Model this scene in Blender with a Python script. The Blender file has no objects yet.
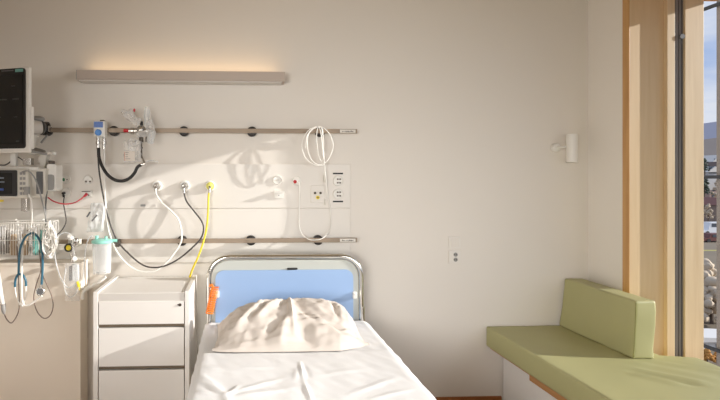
import bpy, bmesh, math, random
from mathutils import Vector, Matrix, noise
random.seed(7)
C = bpy.context.scene.collection
# ------------------------------------------------------------------ camera model
F, CX, CY = 500.0, 262.0, 180.0
D, H, TH = 3.33, 1.5, math.atan(22.0/500.0)
c_, s_ = math.cos(TH), math.sin(TH)
def at(px, py, Y):
    """world point on the plane Y=const seen at photo pixel px, py"""
    t = (px-CX)/F
    X = (Y+D)*(t*c_+s_)/(c_-t*s_)
    d = X*s_+(Y+D)*c_
    return Vector((X, Y, H-(py-CY)/F*d))
def far(px, py, d):
    r = (px-CX)/F*d
    return Vector((r*c_+d*s_, -r*s_+d*c_-D, H-(py-CY)/F*d))

# ------------------------------------------------------------------ materials
def lin(v):
    v /= 255.0
    return v/12.92 if v <= .04045 else ((v+.055)/1.055)**2.4
def rgb(r, g, b): return (lin(r), lin(g), lin(b), 1)
def new_mat(name):
    m = bpy.data.materials.new(name); m.use_nodes = True
    nt = m.node_tree; b = nt.nodes['Principled BSDF']
    return m, nt, b
def mat(name, col, rough=.5, metal=0, var=.04, scale=12, bump=0, bscale=200, emit=0, coat=0):
    m, nt, b = new_mat(name)
    b.inputs['Roughness'].default_value = rough
    b.inputs['Metallic'].default_value = metal
    if coat: b.inputs['Coat Weight'].default_value = coat
    tc = nt.nodes.new('ShaderNodeTexCoord')
    n = nt.nodes.new('ShaderNodeTexNoise'); n.inputs['Scale'].default_value = scale; n.inputs['Detail'].default_value = 3
    nt.links.new(tc.outputs['Object'], n.inputs['Vector'])
    mx = nt.nodes.new('ShaderNodeMix'); mx.data_type = 'RGBA'
    a = rgb(*col)
    mx.inputs[6].default_value = tuple(x*(1-var) for x in a[:3])+(1,)
    mx.inputs[7].default_value = tuple(min(1, x*(1+var)) for x in a[:3])+(1,)
    nt.links.new(n.outputs['Fac'], mx.inputs[0])
    nt.links.new(mx.outputs[2], b.inputs['Base Color'])
    if bump:
        n2 = nt.nodes.new('ShaderNodeTexNoise'); n2.inputs['Scale'].default_value = bscale
        nt.links.new(tc.outputs['Object'], n2.inputs['Vector'])
        bp = nt.nodes.new('ShaderNodeBump'); bp.inputs['Strength'].default_value = bump; bp.inputs['Distance'].default_value = .002
        nt.links.new(n2.outputs['Fac'], bp.inputs['Height']); nt.links.new(bp.outputs['Normal'], b.inputs['Normal'])
    if emit:
        b.inputs['Emission Color'].default_value = a; b.inputs['Emission Strength'].default_value = emit
    return m
def wood(name, c1, c2, rough=.45, stretch=(14, 14, .8), strip=0.0):
    m, nt, b = new_mat(name)
    b.inputs['Roughness'].default_value = rough
    tc = nt.nodes.new('ShaderNodeTexCoord')
    mp = nt.nodes.new('ShaderNodeMapping'); mp.inputs['Scale'].default_value = stretch
    nt.links.new(tc.outputs['Object'], mp.inputs['Vector'])
    n = nt.nodes.new('ShaderNodeTexNoise'); n.inputs['Scale'].default_value = 2.2; n.inputs['Detail'].default_value = 6; n.inputs['Distortion'].default_value = .6
    nt.links.new(mp.outputs['Vector'], n.inputs['Vector'])
    r = nt.nodes.new('ShaderNodeValToRGB')
    r.color_ramp.elements[0].position = .3; r.color_ramp.elements[0].color = rgb(*c1)
    r.color_ramp.elements[1].position = .7; r.color_ramp.elements[1].color = rgb(*c2)
    nt.links.new(n.outputs['Fac'], r.inputs['Fac'])
    nt.links.new(r.outputs['Color'], b.inputs['Base Color'])
    return m
def clear(name, col=(235, 240, 240), alpha=.3, rough=.12):
    m, nt, b = new_mat(name)
    b.inputs['Base Color'].default_value = rgb(*col); b.inputs['Roughness'].default_value = rough
    t = nt.nodes.new('ShaderNodeBsdfTransparent'); mx = nt.nodes.new('ShaderNodeMixShader')
    lw = nt.nodes.new('ShaderNodeLayerWeight'); lw.inputs['Blend'].default_value = .35
    mr = nt.nodes.new('ShaderNodeMapRange'); mr.inputs['To Min'].default_value = alpha*.7; mr.inputs['To Max'].default_value = min(1, alpha*2.2)
    nt.links.new(lw.outputs['Facing'], mr.inputs['Value'])
    nt.links.new(mr.outputs['Result'], mx.inputs['Fac'])
    nt.links.new(t.outputs['BSDF'], mx.inputs[1]); nt.links.new(b.outputs['BSDF'], mx.inputs[2])
    nt.links.new(mx.outputs['Shader'], nt.nodes['Material Output'].inputs['Surface'])
    return m
M = {}
M['wall'] = mat('wall_paint', (227, 220, 210), .9, var=.012, scale=2.5, bump=.05, bscale=350)
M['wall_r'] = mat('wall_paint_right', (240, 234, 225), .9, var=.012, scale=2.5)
M['panel'] = mat('service_panel', (228, 222, 213), .55, var=.01, scale=3)
M['ceil'] = mat('ceiling_paint', (206, 188, 160), .9, var=.01)
M['floor'] = wood('floor_oak', (112, 74, 44), (140, 98, 62), .4, (6, 1.2, 6))
M['base'] = wood('baseboard_oak', (140, 84, 40), (164, 104, 54), .5, (1, 12, 12))
M['wood'] = wood('window_spruce', (216, 190, 150), (229, 206, 168), .5)
M['wood_in'] = wood('reveal_spruce', (216, 188, 146), (224, 198, 158), .5)
M['wood_edge_shaded'] = wood('lining_edge_shaded', (196, 146, 88), (214, 168, 110), .5)  # lining spruce darkened: shade on the room-facing edge is put into the colour
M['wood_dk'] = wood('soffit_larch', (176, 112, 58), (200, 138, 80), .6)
M['oak'] = wood('bench_oak', (176, 124, 74), (200, 150, 98), .5, (12, .8, 12))
M['gasket'] = mat('gasket_grey', (132, 126, 120), .55, 0)
M['gasket_d'] = mat('gasket_dark', (84, 84, 82), .6)
M['alu'] = mat('aluminium', (190, 190, 186), .35, .8)
M['alu_lt'] = mat('aluminium_light', (212, 206, 198), .5, 0)
M['lampbody'] = mat('lamp_aluminium', (188, 174, 162), .55, .0, var=.02)
M['rail'] = mat('rail_steel', (150, 133, 114), .45, .25, var=.06)
M['steel'] = mat('steel', (196, 192, 186), .25, .9)
M['chrome'] = mat('chrome', (222, 220, 214), .12, 1, var=.01)
M['dkmetal'] = mat('dark_metal', (84, 76, 68), .4, .7)
M['black'] = mat('black_rubber', (30, 27, 25), .5)
M['puck'] = mat('black_puck', (44, 39, 36), .45)
M['screen'] = mat('screen_black', (26, 25, 24), .16, var=.02)
M['screen2'] = mat('screen_dim', (36, 36, 35), .2, var=.05)
M['white'] = mat('white_plastic', (232, 228, 220), .4, var=.015)
M['cream'] = mat('cream_plastic', (214, 208, 196), .45, var=.02)
M['grey'] = mat('grey_plastic', (150, 148, 144), .5)
M['dgrey'] = mat('dark_grey_plastic', (96, 96, 96), .5)
M['teal'] = mat('teal_mark', (110, 160, 150), .5)
M['steth'] = mat('teal_tubing', (40, 96, 118), .35)
M['bluek'] = mat('blue_knob', (60, 130, 205), .35)
M['blueb'] = mat('blue_label', (92, 124, 190), .45)
M['red'] = mat('red_plastic', (190, 34, 40), .4)
M['redcord'] = mat('red_cable', (196, 56, 66), .45)
M['yellow'] = mat('yellow_hose', (240, 214, 50), .4)
M['yellowp'] = mat('yellow_plastic', (226, 220, 110), .45)
M['whose'] = mat('white_hose', (238, 234, 226), .4, var=.01)
M['dgcord'] = mat('dark_cable', (70, 64, 60), .5)
M['browncord'] = mat('brown_cable', (120, 100, 90), .5)
M['mint'] = mat('mint_plastic', (150, 214, 198), .35)
M['clear'] = clear('clear_plastic', (240, 243, 243), .4)
M['film2'] = clear('thin_film', (240, 240, 238), .24, .15)
M['film'] = clear('clear_film', (240, 238, 234), .38, .2)
M['frost'] = clear('frosted_plastic', (240, 240, 238), .6, .3)
M['paper'] = mat('paper_label', (226, 216, 204), .7)
M['beigepk'] = mat('beige_packet', (176, 150, 118), .6)
M['tealpk'] = mat('teal_packet', (96, 160, 150), .55)
M['greypk'] = mat('grey_packet', (120, 112, 104), .55)
M['cab'] = mat('cabinet_laminate', (232, 227, 220), .42, var=.01)
M['cabedge'] = mat('cabinet_top_edge', (206, 200, 192), .5, var=.01)
M['gap'] = mat('recess_dark', (112, 98, 80), .6)
M['lowpanel'] = mat('low_panel_beige', (236, 225, 210), .7, var=.012, scale=2)
M['blue'] = mat('headboard_blue', (150, 178, 216), .45, var=.015)
M['hbgrey'] = mat('headboard_grey', (190, 192, 184), .45, var=.015)
M['orange'] = mat('orange_cord', (244, 136, 44), .4)
M['sheet'] = mat('sheet_cotton', (226, 225, 224), .85, var=.01, bump=.08, bscale=500)
M['pillow'] = mat('pillow_cotton', (201, 191, 181), .85, var=.02, bump=.08, bscale=500)
M['mattress'] = mat('mattress_cover', (222, 214, 202), .8)
M['bedpaint'] = mat('bed_paint', (214, 206, 190), .5)
M['green'] = mat('green_leatherette', (178, 175, 126), .5, var=.05, scale=5, bump=.12, bscale=90)
M['greend'] = mat('green_piping', (146, 144, 88), .5)
M['bench'] = mat('bench_white', (246, 244, 241), .5, var=.01)
M['sticker'] = mat('label_sticker', (222, 216, 206), .5)
M['ink'] = mat('label_ink', (110, 100, 92), .6)
M['dot'] = mat('socket_hole', (104, 92, 82), .6)
M['greenm'] = mat('green_outlet', (70, 130, 90), .5)
M['faint'] = mat('display_faint', (66, 66, 64), .4)
M['disp'] = mat('display_blue', (60, 84, 150), .3, emit=.08)
M['dispgrey'] = mat('display_grey', (120, 128, 138), .3)
M['glass'] = clear('window_glass', (240, 245, 245), .06, .02)

# ------------------------------------------------------------------ mesh builder
class MB:
    def __init__(self): self.bm = bmesh.new()
    def _xf(self, vs, mtx):
        if mtx is not None:
            bmesh.ops.transform(self.bm, matrix=mtx, verts=vs)
    def box(self, lo, hi, bev=0, seg=2, mtx=None):
        lo = Vector(lo); hi = Vector(hi); c = (lo+hi)/2; sz = hi-lo
        r = bmesh.ops.create_cube(self.bm, size=1, matrix=Matrix.Translation(c) @ Matrix.Diagonal((abs(sz.x), abs(sz.y), abs(sz.z), 1)))
        vs = r['verts']
        if bev:
            es = list({e for v in vs for e in v.link_edges})
            q = bmesh.ops.bevel(self.bm, geom=es, offset=bev, segments=seg, affect='EDGES', profile=.5)
            vs = list({v for v in q['verts']} | {v for v in vs if v.is_valid})
        self._xf(vs, mtx)
        return self
    def cyl(self, a, b, r0, r1=None, seg=20, cap=True):
        a = Vector(a); b = Vector(b); r1 = r0 if r1 is None else r1
        L = (b-a).length
        q = (b-a).to_track_quat('Z', 'Y').to_matrix().to_4x4()
        bmesh.ops.create_cone(self.bm, cap_ends=cap, segments=seg, radius1=r0, radius2=r1, depth=L, matrix=Matrix.Translation((a+b)/2) @ q)
        return self
    def sph(self, c, r, sc=(1, 1, 1), seg=16, mtx=None):
        m = Matrix.Translation(Vector(c)) @ (mtx or Matrix()) @ Matrix.Diagonal((r*sc[0], r*sc[1], r*sc[2], 1))
        bmesh.ops.create_uvsphere(self.bm, u_segments=seg, v_segments=max(8, seg*2//3), radius=1, matrix=m)
        return self
    def lathe(self, prof, origin, axis=(0, 0, 1), seg=24, cap=True):
        """prof: list of (radius, height) along axis"""
        o = Vector(origin); q = Vector(axis).to_track_quat('Z', 'Y')
        rings = []
        for r, h in prof:
            ring = []
            for k in range(seg):
                a = 2*math.pi*k/seg
                ring.append(self.bm.verts.new(o+q @ Vector((r*math.cos(a), r*math.sin(a), h))))
            rings.append(ring)
        for i in range(len(rings)-1):
            for k in range(seg):
                j = (k+1) % seg
                self.bm.faces.new((rings[i][k], rings[i][j], rings[i+1][j], rings[i+1][k]))
        if cap:
            self.bm.faces.new(list(reversed(rings[0]))); self.bm.faces.new(rings[-1])
        return self
    def tube(self, pts, r, seg=8, sm=6, closed=False):
        P = [Vector(p) for p in pts]
        R = r if isinstance(r, (list, tuple)) else [r]*len(P)
        if sm > 1 and len(P) > 2:
            Q, RR = [], []
            n = len(P)
            rng = range(n if closed else n-1)
            for i in rng:
                p0 = P[(i-1) % n] if (closed or i > 0) else P[0]*2-P[1]
                p1, p2 = P[i], P[(i+1) % n]
                p3 = P[(i+2) % n] if (closed or i+2 < n) else P[-1]*2-P[-2]
                for k in range(sm):
                    t = k/sm
                    Q.append(.5*((2*p1)+(p2-p0)*t+(2*p0-5*p1+4*p2-p3)*t*t+(3*p1-p0-3*p2+p3)*t**3))
                    RR.append(R[i]*(1-t)+R[(i+1) % n]*t)
            if not closed: Q.append(P[-1]); RR.append(R[-1])
            P, R = Q, RR
        n = len(P); rings = []
        up = None
        for i in range(n):
            if closed: tan = P[(i+1) % n]-P[(i-1) % n]
            else: tan = P[min(i+1, n-1)]-P[max(i-1, 0)]
            if tan.length < 1e-9: tan = Vector((0, 0, 1))
            tan.normalize()
            if up is None:
                up = Vector((0, 1, 0)) if abs(tan.y) < .9 else Vector((1, 0, 0))
            side = tan.cross(up); side.normalize(); up = side.cross(tan); up.normalize()
            rings.append([self.bm.verts.new(P[i]+(side*math.cos(2*math.pi*k/seg)+up*math.sin(2*math.pi*k/seg))*R[i]) for k in range(seg)])
        for i in range(n if closed else n-1):
            a, b = rings[i], rings[(i+1) % n]
            for k in range(seg):
                j = (k+1) % seg
                self.bm.faces.new((a[k], a[j], b[j], b[k]))
        if not closed:
            self.bm.faces.new(list(reversed(rings[0]))); self.bm.faces.new(rings[-1])
        return self
    def prism(self, poly, vec, bev=0):
        """closed polygon of points swept along vec"""
        vs = [self.bm.verts.new(Vector(p)) for p in poly]
        f = self.bm.faces.new(vs)
        r = bmesh.ops.extrude_face_region(self.bm, geom=[f])
        nv = [g for g in r['geom'] if isinstance(g, bmesh.types.BMVert)]
        bmesh.ops.translate(self.bm, vec=Vector(vec), verts=nv)
        if bev:
            allv = set(vs) | set(nv)
            es = [e for e in self.bm.edges if e.verts[0] in allv and e.verts[1] in allv]
            bmesh.ops.bevel(self.bm, geom=es, offset=bev, segments=2, affect='EDGES', profile=.5)
        return self
    def plate(self, x0, x1, z0, z1, y0, y1, r=.01, n=5):
        """rounded rectangle in the XZ plane from y0 (front) to y1"""
        pts = []
        for cx, cz, a0 in ((x1-r, z1-r, 0), (x0+r, z1-r, 90), (x0+r, z0+r, 180), (x1-r, z0+r, 270)):
            for k in range(n+1):
                a = math.radians(a0+90*k/n); pts.append((cx+r*math.cos(a), y0, cz+r*math.sin(a)))
        return self.prism(pts, (0, y1-y0, 0))
    def grid(self, fn, nu, nv, close=False):
        vs = [[self.bm.verts.new(Vector(fn(i/nu, j/nv))) for j in range(nv+1)] for i in range(nu+1)]
        for i in range(nu):
            for j in range(nv):
                self.bm.faces.new((vs[i][j], vs[i+1][j], vs[i+1][j+1], vs[i][j+1]))
        return self

def wloc(o):
    v = Vector((0, 0, 0))
    while o is not None: v += o.location; o = o.parent
    return v
def obj(name, mb, m, parent=None, local=False, smooth=True, label=None):
    bm = mb.bm
    bmesh.ops.recalc_face_normals(bm, faces=bm.faces[:])
    if parent is None:
        vs = [v.co for v in bm.verts]
        base = Vector(((min(v.x for v in vs)+max(v.x for v in vs))/2, (min(v.y for v in vs)+max(v.y for v in vs))/2, min(v.z for v in vs)))
    else: base = Vector((0, 0, 0)) if local else wloc(parent)
    if not local or parent is None:
        bmesh.ops.translate(bm, vec=-base, verts=bm.verts[:])
    me = bpy.data.meshes.new(name); bm.to_mesh(me); bm.free()
    if smooth:
        for p in me.polygons: p.use_smooth = True
        try: me.set_sharp_from_angle(angle=math.radians(38))
        except Exception: pass
    me.materials.append(m)
    o = bpy.data.objects.new(name, me); C.objects.link(o)
    if smooth and len(me.polygons) < 2500:
        w_ = o.modifiers.new('normals', 'WEIGHTED_NORMAL'); w_.keep_sharp = True; w_.weight = 80
    if parent is None: o.location = base
    else: o.parent = parent
    if label: o['label'] = label
    return o
def tag(o, label, cat, group=None, kind=None):
    o['label'] = label; o['category'] = cat
    if group: o['group'] = group
    if kind: o['kind'] = kind
    return o
def thing(name, label, cat, loc, group=None, rotz=0):
    o = bpy.data.objects.new(name, None); C.objects.link(o)
    o.location = loc; o.rotation_euler = (0, 0, rotz); o.empty_display_size = .05
    return tag(o, label, cat, group)
def struct(name, mb, m, parent=None, label=None, smooth=False):
    o = obj(name, mb, m, parent, smooth=smooth)
    if parent is None: o['kind'] = 'structure'
    if label: o['label'] = label
    return o
def pts(lst, Y=None):
    return [at(p[0], p[1], p[2] if len(p) > 2 else Y) for p in lst]

# ================================================================== THE ROOM
XR, XL, YF, ZC = 2.386, -2.25, -5.6, 2.95
ZH = 2.62                     # window head
YJ = -.319                    # far side of the window opening
struct('floor', MB().box((XL-.2, YF-.2, -.12), (XR+.5, .2, 0)), M['floor'], label='oak floor of the ward room')
struct('ceiling', MB().box((XL-.2, YF-.2, ZC), (XR+.5, .2, ZC+.12)), M['ceil'], label='pale painted ceiling')
struct('wall_back', MB().box((XL-.2, 0, 0), (XR+.5, .2, ZC)), M['wall'], label='warm white wall behind the bed')
struct('wall_left', MB().box((XL-.2, YF, 0), (XL, 0, ZC)), M['wall'], label='warm white side wall')
struct('wall_front', MB().box((XL-.2, YF-.2, 0), (XR+.5, YF, ZC)), M['wall'], label='warm white wall opposite the bed')
for lo_, hi_, l_ in (((XR, YJ, 0), (XR+.5, 0, ZC), 'warm white window wall between corner and window'),
                     ((XR, -4.2, ZH+.04), (XR+.5, YJ, ZC), 'warm white wall above the window'),
                     ((XR, -4.2, 0), (XR+.5, YJ, .345), 'warm white wall below the window'),
                     ((XR, YF, 0), (XR+.5, -4.2, ZC), 'warm white window wall beyond the window')):
    struct('wall_right', MB().box(lo_, hi_), M['wall_r'], label=l_)
struct('baseboard_back', MB().box((XL, -.014, 0), (1.775, 0, .032), .003), M['base'], label='brown wooden skirting board')
# window: lining, frame, metal rebate, outer frame, striker
WX0, WX1 = XR, 2.83
YR = -.371
wn = bpy.data.objects.new('window_1', None); C.objects.link(wn); wn.location = (2.6, -.4, .44); wn['kind'] = 'structure'
wn['label'] = 'open window with pale spruce lining and grey metal rebate'
obj('lining', MB().box((XR-.004, YR, .372), (2.66, YJ, ZH+.04), .002), M['wood_in'], wn)
obj('lining_edge', MB().box((XR-.008, YR-.001, .372), (XR-.003, YJ, ZH+.04), .002), M['wood_edge_shaded'], wn)
obj('frame', MB().box((2.598, YR-.027, .40), (2.648, YR, ZH), .003), M['wood'], wn)
g = MB()
g.box((2.648, YR-.022, .372), (2.655, YR, ZH))
g.box((2.672, YR-.020, .372), (2.677, YR, ZH))
g.box((2.693, YR-.020, .372), (2.700, YR, ZH))
obj('gasket', g, M['gasket_d'], wn)
g = MB()
g.box((2.655, YR-.022, .372), (2.672, YR, ZH)); g.box((2.677, YR-.024, .372), (2.688, YR, ZH)); g.box((2.700, YR-.02, .372), (2.706, YR, ZH))
obj('metal_track', g, M['gasket'], wn)
p = at(680.5, 37, YR-.02)
obj('striker', MB().cyl((p.x, YR-.012, p.z), (p.x, YR-.035, p.z), .015).cyl((p.x, YR-.012, p.z-.03), (p.x, YR-.024, p.z-.03), .009), M['dgrey'], wn)
obj('outer_frame', MB().box((2.706, YR-.032, .40), (2.826, YR, ZH), .003), M['wood'], wn)
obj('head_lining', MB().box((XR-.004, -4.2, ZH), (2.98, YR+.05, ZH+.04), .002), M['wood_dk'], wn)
obj('window_sill', MB().box((XR-.004, -4.2, .345), (2.86, YR, .372), .003), M['wood'], wn)
obj('near_jamb', MB().box((XR-.004, -4.25, .42), (2.83, -4.2, ZH), .003), M['wood'], wn)
# the fixed, closed panes further along
fr = MB()
for y0, y1 in ((-4.2, -4.1), (-2.98, -2.88)): fr.box((2.70, y0, .42), (2.78, y1, ZH), .003)
fr.box((2.70, -4.1, .42), (2.78, -2.98, .52), .003); fr.box((2.70, -4.1, ZH-.1), (2.78, -2.98, ZH), .003)
obj('pane_frame', fr, M['wood'], wn)
obj('pane', MB().box((2.735, -4.1, .52), (2.745, -2.98, ZH-.1)), M['glass'], wn)

# ------------------------------------------------------------------ service panel on the wall
sp = bpy.data.objects.new('trim_1', None); C.objects.link(sp); sp.location = at(200, 208, 0); sp['kind'] = 'structure'
sp['label'] = 'flush white medical supply panels between the two steel rails'
zt, zm, zb = at(200, 164, 0).z, at(200, 208.5, 0).z, at(200, 262, 0).z
xa, xb = at(-60, 200, 0).x, at(350, 200, 0).x
obj('upper_panel', MB().box((xa, -.008, zm+.0025), (xb, 0, zt), .002), M['panel'], sp)
obj('lower_panel', MB().box((xa, -.008, zb), (xb, 0, zm-.0025), .002), M['panel'], sp)
ylc = -.165
x1 = at(80.8, 350, ylc).x; z0 = at(60, 263, ylc).z
t = thing('low_cabinet', 'plain beige low cabinet along the wall below the wire basket', 'cabinet', ((XL+.02+x1)/2, ylc/2, 0))
obj('body', MB().box((XL+.02, ylc+.004, 0), (x1-.003, -.012, z0-.016), .002), M['lowpanel'], t)
obj('top_board', MB().box((XL+.02, ylc, z0-.0155), (x1, -.010, z0), .002), M['lowpanel'], t)

# ================================================================== RAILS
def rail(x0, x1, y, pucks, label, stk):
    a, b = at(x0, y, -.055), at(x1, y, -.055)
    t = thing('equipment_rail', label, 'rail', (0, 0, 0), 'equipment rails on the wall')
    t.location = ((a.x+b.x)/2, 0, a.z)
    hz = .0145
    obj('rail_bar', MB().box((a.x, -.062, a.z-hz), (b.x, -.050, a.z+hz), .0015), M['rail'], t)
    for px in pucks:
        q = at(px, y, -.03)
        obj('standoff', MB().lathe([(.028, 0), (.033, .006), (.033, .034), (.022, .038), (.022, .048)], (q.x, -.001, a.z-.002), (0, -1, 0), 24), M['puck'], t)
        obj('clamp_plate', MB().box((q.x-.022, -.066, a.z-hz+.002), (q.x+.022, -.061, a.z+hz-.002), .001), M['rail'], t)
    if stk:
        s0 = at(340, y, -.063); s1 = at(355.5, y, -.063)
        s = obj('label_strip', MB().box((s0.x, -.0655, a.z-.0105), (s1.x, -.0615, a.z+.0105), .001), M['sticker'], t)
        mk = MB()
        for k in range(8):
            x = s0.x+.016+(s1.x-s0.x-.035)*k/7
            mk.box((x-.004, -.0662, a.z-.004+random.uniform(-.002, .002)), (x+.004, -.0654, a.z+.0005+random.uniform(-.002, .004)))
        obj('lettering', mk, M['ink'], s)
    return a.z
ZU = rail(-50, 357, 129.6, [47, 114, 184, 252, 320], 'upper steel equipment rail with black standoffs, under the long wall lamp', True)
ZL = rail(-50, 357, 242.2, [20, 182, 251, 318], 'lower steel equipment rail just above the bed headboard', True)

# ================================================================== WALL LAMP (long)
a, b = at(77, 75, -.11), at(285, 78, -.11)
t = thing('wall_light', 'long pale grey linear wall lamp above the rails, glowing warm upward', 'lamp', ((a.x+b.x)/2, 0, a.z))
ztop, zbot = at(180, 71, -.11).z, at(180, 80.5, -.11).z
prof = [(0, ztop-.002), (-.115, ztop), (-.115, zbot+.008), (-.107, zbot), (0, zbot-.0)]
obj('housing', MB().prism([(a.x, y, z) for y, z in prof], (b.x-a.x, 0, 0)), M['lampbody'], t, smooth=False)
obj('lower_trim', MB().box((a.x+.01, -.106, zbot-.007), (b.x-.02, -.012, zbot), .002), M['alu_lt'], t)
obj('end_cap', MB().prism([(a.x-.004, y*1.01, z) for y, z in prof], (.004, 0, 0)), M['grey'], t, smooth=False)
obj('diffuser', MB().box((a.x+.03, -.095, ztop), (b.x-.03, -.02, ztop+.003)), mat('lamp_diffuser', (255, 214, 160), .5, emit=.7), t)

# ================================================================== SOCKETS AND SWITCHES
def round_socket(px, py, label, kind, group='round wall outlets', r=.030):
    q = at(px, py, -.01)
    t = thing('wall_outlet', label, 'outlet', (q.x, 0, q.z), group)
    obj('rim', MB().lathe([(r, 0), (r, .006), (r*.94, .010), (r*.9, .010), (r*.86, .006), (.002, .006)], (q.x, -.008, q.z), (0, -1, 0), 28), M['white'], t)
    y = -.0145
    h = MB()
    if kind == 'green':
        h.sph((q.x-.014, y, q.z-.004), .009, (1, .6, 1.2)); obj('coloured_port', h, M['greenm'], t)
        obj('hole', MB().sph((q.x+.008, y, q.z-.004), .004), M['dot'], t)
    elif kind == 'two':
        for dx in (-.012, .014): obj('hole', MB().sph((q.x+dx, y, q.z-.010), .0065, (1, .5, 1)), M['dot'], t)
    elif kind == 'plain':
        obj('cover_tab', MB().box((q.x-.012, y-.003, q.z-.003), (q.x+.012, y, q.z+.003), .001), M['cream'], t)
    elif kind == 'red':
        h.sph((q.x-.014, y, q.z-.005), .012, (1, .5, 1)); obj('coloured_port', h, M['red'], t)
        obj('hole', MB().sph((q.x+.010, y, q.z-.004), .0045), M['dot'], t)
    elif kind == 'dark':
        obj('plug', MB().cyl((q.x-.013, y+.004, q.z-.004), (q.x-.013, y-.03, q.z-.004), .009, .007).cyl((q.x-.013, y-.02, q.z-.004), (q.x-.012, y-.02, q.z-.03), .005), M['black'], t)
    elif kind == 'double':
        for dz in (.013, -.011):
            for dx, a0 in ((-.002, 0), (.014, 1)):
                h.box((q.x+dx-.0065, y-.001, q.z+dz-.006), (q.x+dx+.0055, y, q.z+dz+.004), .001)
        obj('hole', h, M['dot'], t)
    return t
round_socket(66, 179, 'round white outlet with green port beside the monitor module', 'green')
round_socket(88, 180, 'round white outlet with two dark holes above the red plug', 'two')
round_socket(66.5, 192.5, 'round white outlet with black plug and thin dark cable', 'dark')
round_socket(277.5, 180, 'blank round white outlet above the small white bracket', 'plain')
round_socket(297, 181, 'round white outlet with red port under the coiled white cable', 'red')
for py, s in ((181, 'upper'), (194, 'lower')):
    round_socket(338, py, s+' round socket of the pair between two black label strips at the panel end', 'double', r=.034)
for py, s in ((173.5, 'above'), (201.5, 'below')):
    q = at(338, py, -.01)
    tag(obj('label_strip', MB().box((q.x-.034, -.011, q.z-.005), (q.x+.034, -.006, q.z+.005), .001), M['black']), 'black label strip just %s the pair of round sockets' % s, 'label', 'black label strips at the sockets')
# three yellow contact outlet
q = at(317.5, 194.5, -.01)
t = thing('contact_plate', 'square white outlet plate with three dark and yellow contacts', 'outlet', (q.x, 0, q.z))
obj('plate', MB().box((q.x-.045, -.014, q.z-.055), (q.x+.045, -.006, q.z+.06), .003), M['panel'], t)
for px, py, w in ((315, 193, 0), (320.5, 193, 0), (317.8, 197.5, 1)):
    w_ = at(px, py, -.017)
    obj('contact', MB().cyl((w_.x, -.0165, w_.z), (w_.x, -.022, w_.z), .0115 if w else .008), M['yellow'] if w else M['dkmetal'], t)
    if w: obj('contact_hole', MB().cyl((w_.x, -.021, w_.z), (w_.x, -.0235, w_.z), .005), M['dot'], t)
for px in (324.5,):
    w_ = at(px, 178, -.012); obj('side_clip', MB().box((w_.x-.006, -.02, w_.z-.03), (w_.x+.006, -.008, w_.z+.02), .002), M['cream'], t)
    w_ = at(px+.5, 202, -.012); obj('side_clip', MB().box((w_.x-.005, -.02, w_.z-.02), (w_.x+.005, -.008, w_.z+.02), .002), M['cream'], t)
# small bracket under blank outlet
q = at(279, 193.5, -.01)
t = thing('wall_bracket', 'small white holder bracket on the panel below the blank outlet', 'bracket', (q.x, 0, q.z))
obj('back_plate', MB().box((q.x-.032, -.018, q.z-.03), (q.x+.03, -.008, q.z+.008), .002), M['white'], t)
obj('lip', MB().box((q.x-.034, -.045, q.z+.004), (q.x+.034, -.008, q.z+.014), .002), M['white'], t)
obj('screw', MB().cyl((q.x-.002, -.017, q.z-.012), (q.x-.002, -.021, q.z-.012), .004), M['grey'], t)
# small label plates on the panel seam
for px, m_, l in ((143, 'dkmetal', 'small dark name plate on the panel below the white hose outlet'), (155, 'steel', 'tiny metal hook plate on the panel beside the dark name plate')):
    q = at(px, 205.5, -.009)
    wdt = .016 if px == 143 else .008
    tag(obj('name_plate', MB().box((q.x-wdt, -.012, q.z-.007), (q.x+wdt, -.008, q.z+.007), .001), M['grey' if px == 143 else 'alu_lt']), l, 'plate')
# red plug plate
q = at(87, 193.5, -.01)
t = thing('equipotential_outlet', 'small white grounding outlet holding the red cable plug', 'outlet', (q.x, 0, q.z))
obj('cover', MB().box((q.x-.036, -.024, q.z-.022), (q.x+.036, -.008, q.z+.022), .006), M['white'], t)
obj('lettering', MB().box((q.x-.03, -.0255, q.z+.010), (q.x+.026, -.024, q.z+.016)), M['ink'], t)
obj('hole', MB().cyl((q.x+.014, -.023, q.z-.010), (q.x+.014, -.026, q.z-.010), .006), M['dot'], t)
t = thing('grounding_cable', 'red cable sagging from the monitor module to the grounding outlet', 'cable', at(66, 203, -.05))
obj('cord', MB().tube(pts([(48, 197.5, -.16), (53, 201, -.12), (60, 203.4, -.09), (67, 204, -.07), (75, 202.5, -.06), (81, 199, -.05), (84, 196.5, -.035)]), .0042), M['redcord'], t)
e = at(84, 196.5, -.035)
obj('plug', MB().cyl(e, at(87, 193.8, -.024), .007, .010), M['redcord'], t)
# light switch and wall socket right of the bed
q = at(455, 242.5, -.01)
t = thing('light_switch', 'white square light switch on the bare wall, above the double socket', 'switch', (q.x, 0, q.z))
obj('frame', MB().box((q.x-.040, -.008, q.z-.04), (q.x+.040, 0, q.z+.04), .002), M['panel'], t)
obj('rocker', MB().box((q.x-.028, -.013, q.z-.03), (q.x+.028, -.007, q.z+.028), .003), M['wall'], t)
q = at(455, 257, -.01)
t = thing('wall_socket', 'white double wall socket directly below the light switch', 'socket', (q.x, 0, q.z))
obj('frame', MB().box((q.x-.040, -.009, q.z-.045), (q.x+.040, 0, q.z+.045), .003), M['panel'], t)
for dz in (.016, -.018):
    obj('receptacle', MB().lathe([(.014, 0), (.014, .003), (.011, .003), (.010, .001), (.001, .001)], (q.x+.004, -.009, q.z+dz), (0, -1, 0), 18), M['grey'], t)
    for dx in (-.007, .007):
        obj('hole', MB().cyl((q.x+.004+dx, -.008, q.z+dz), (q.x+.004+dx, -.0115, q.z+dz), .0042), M['dot'], t)

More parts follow.
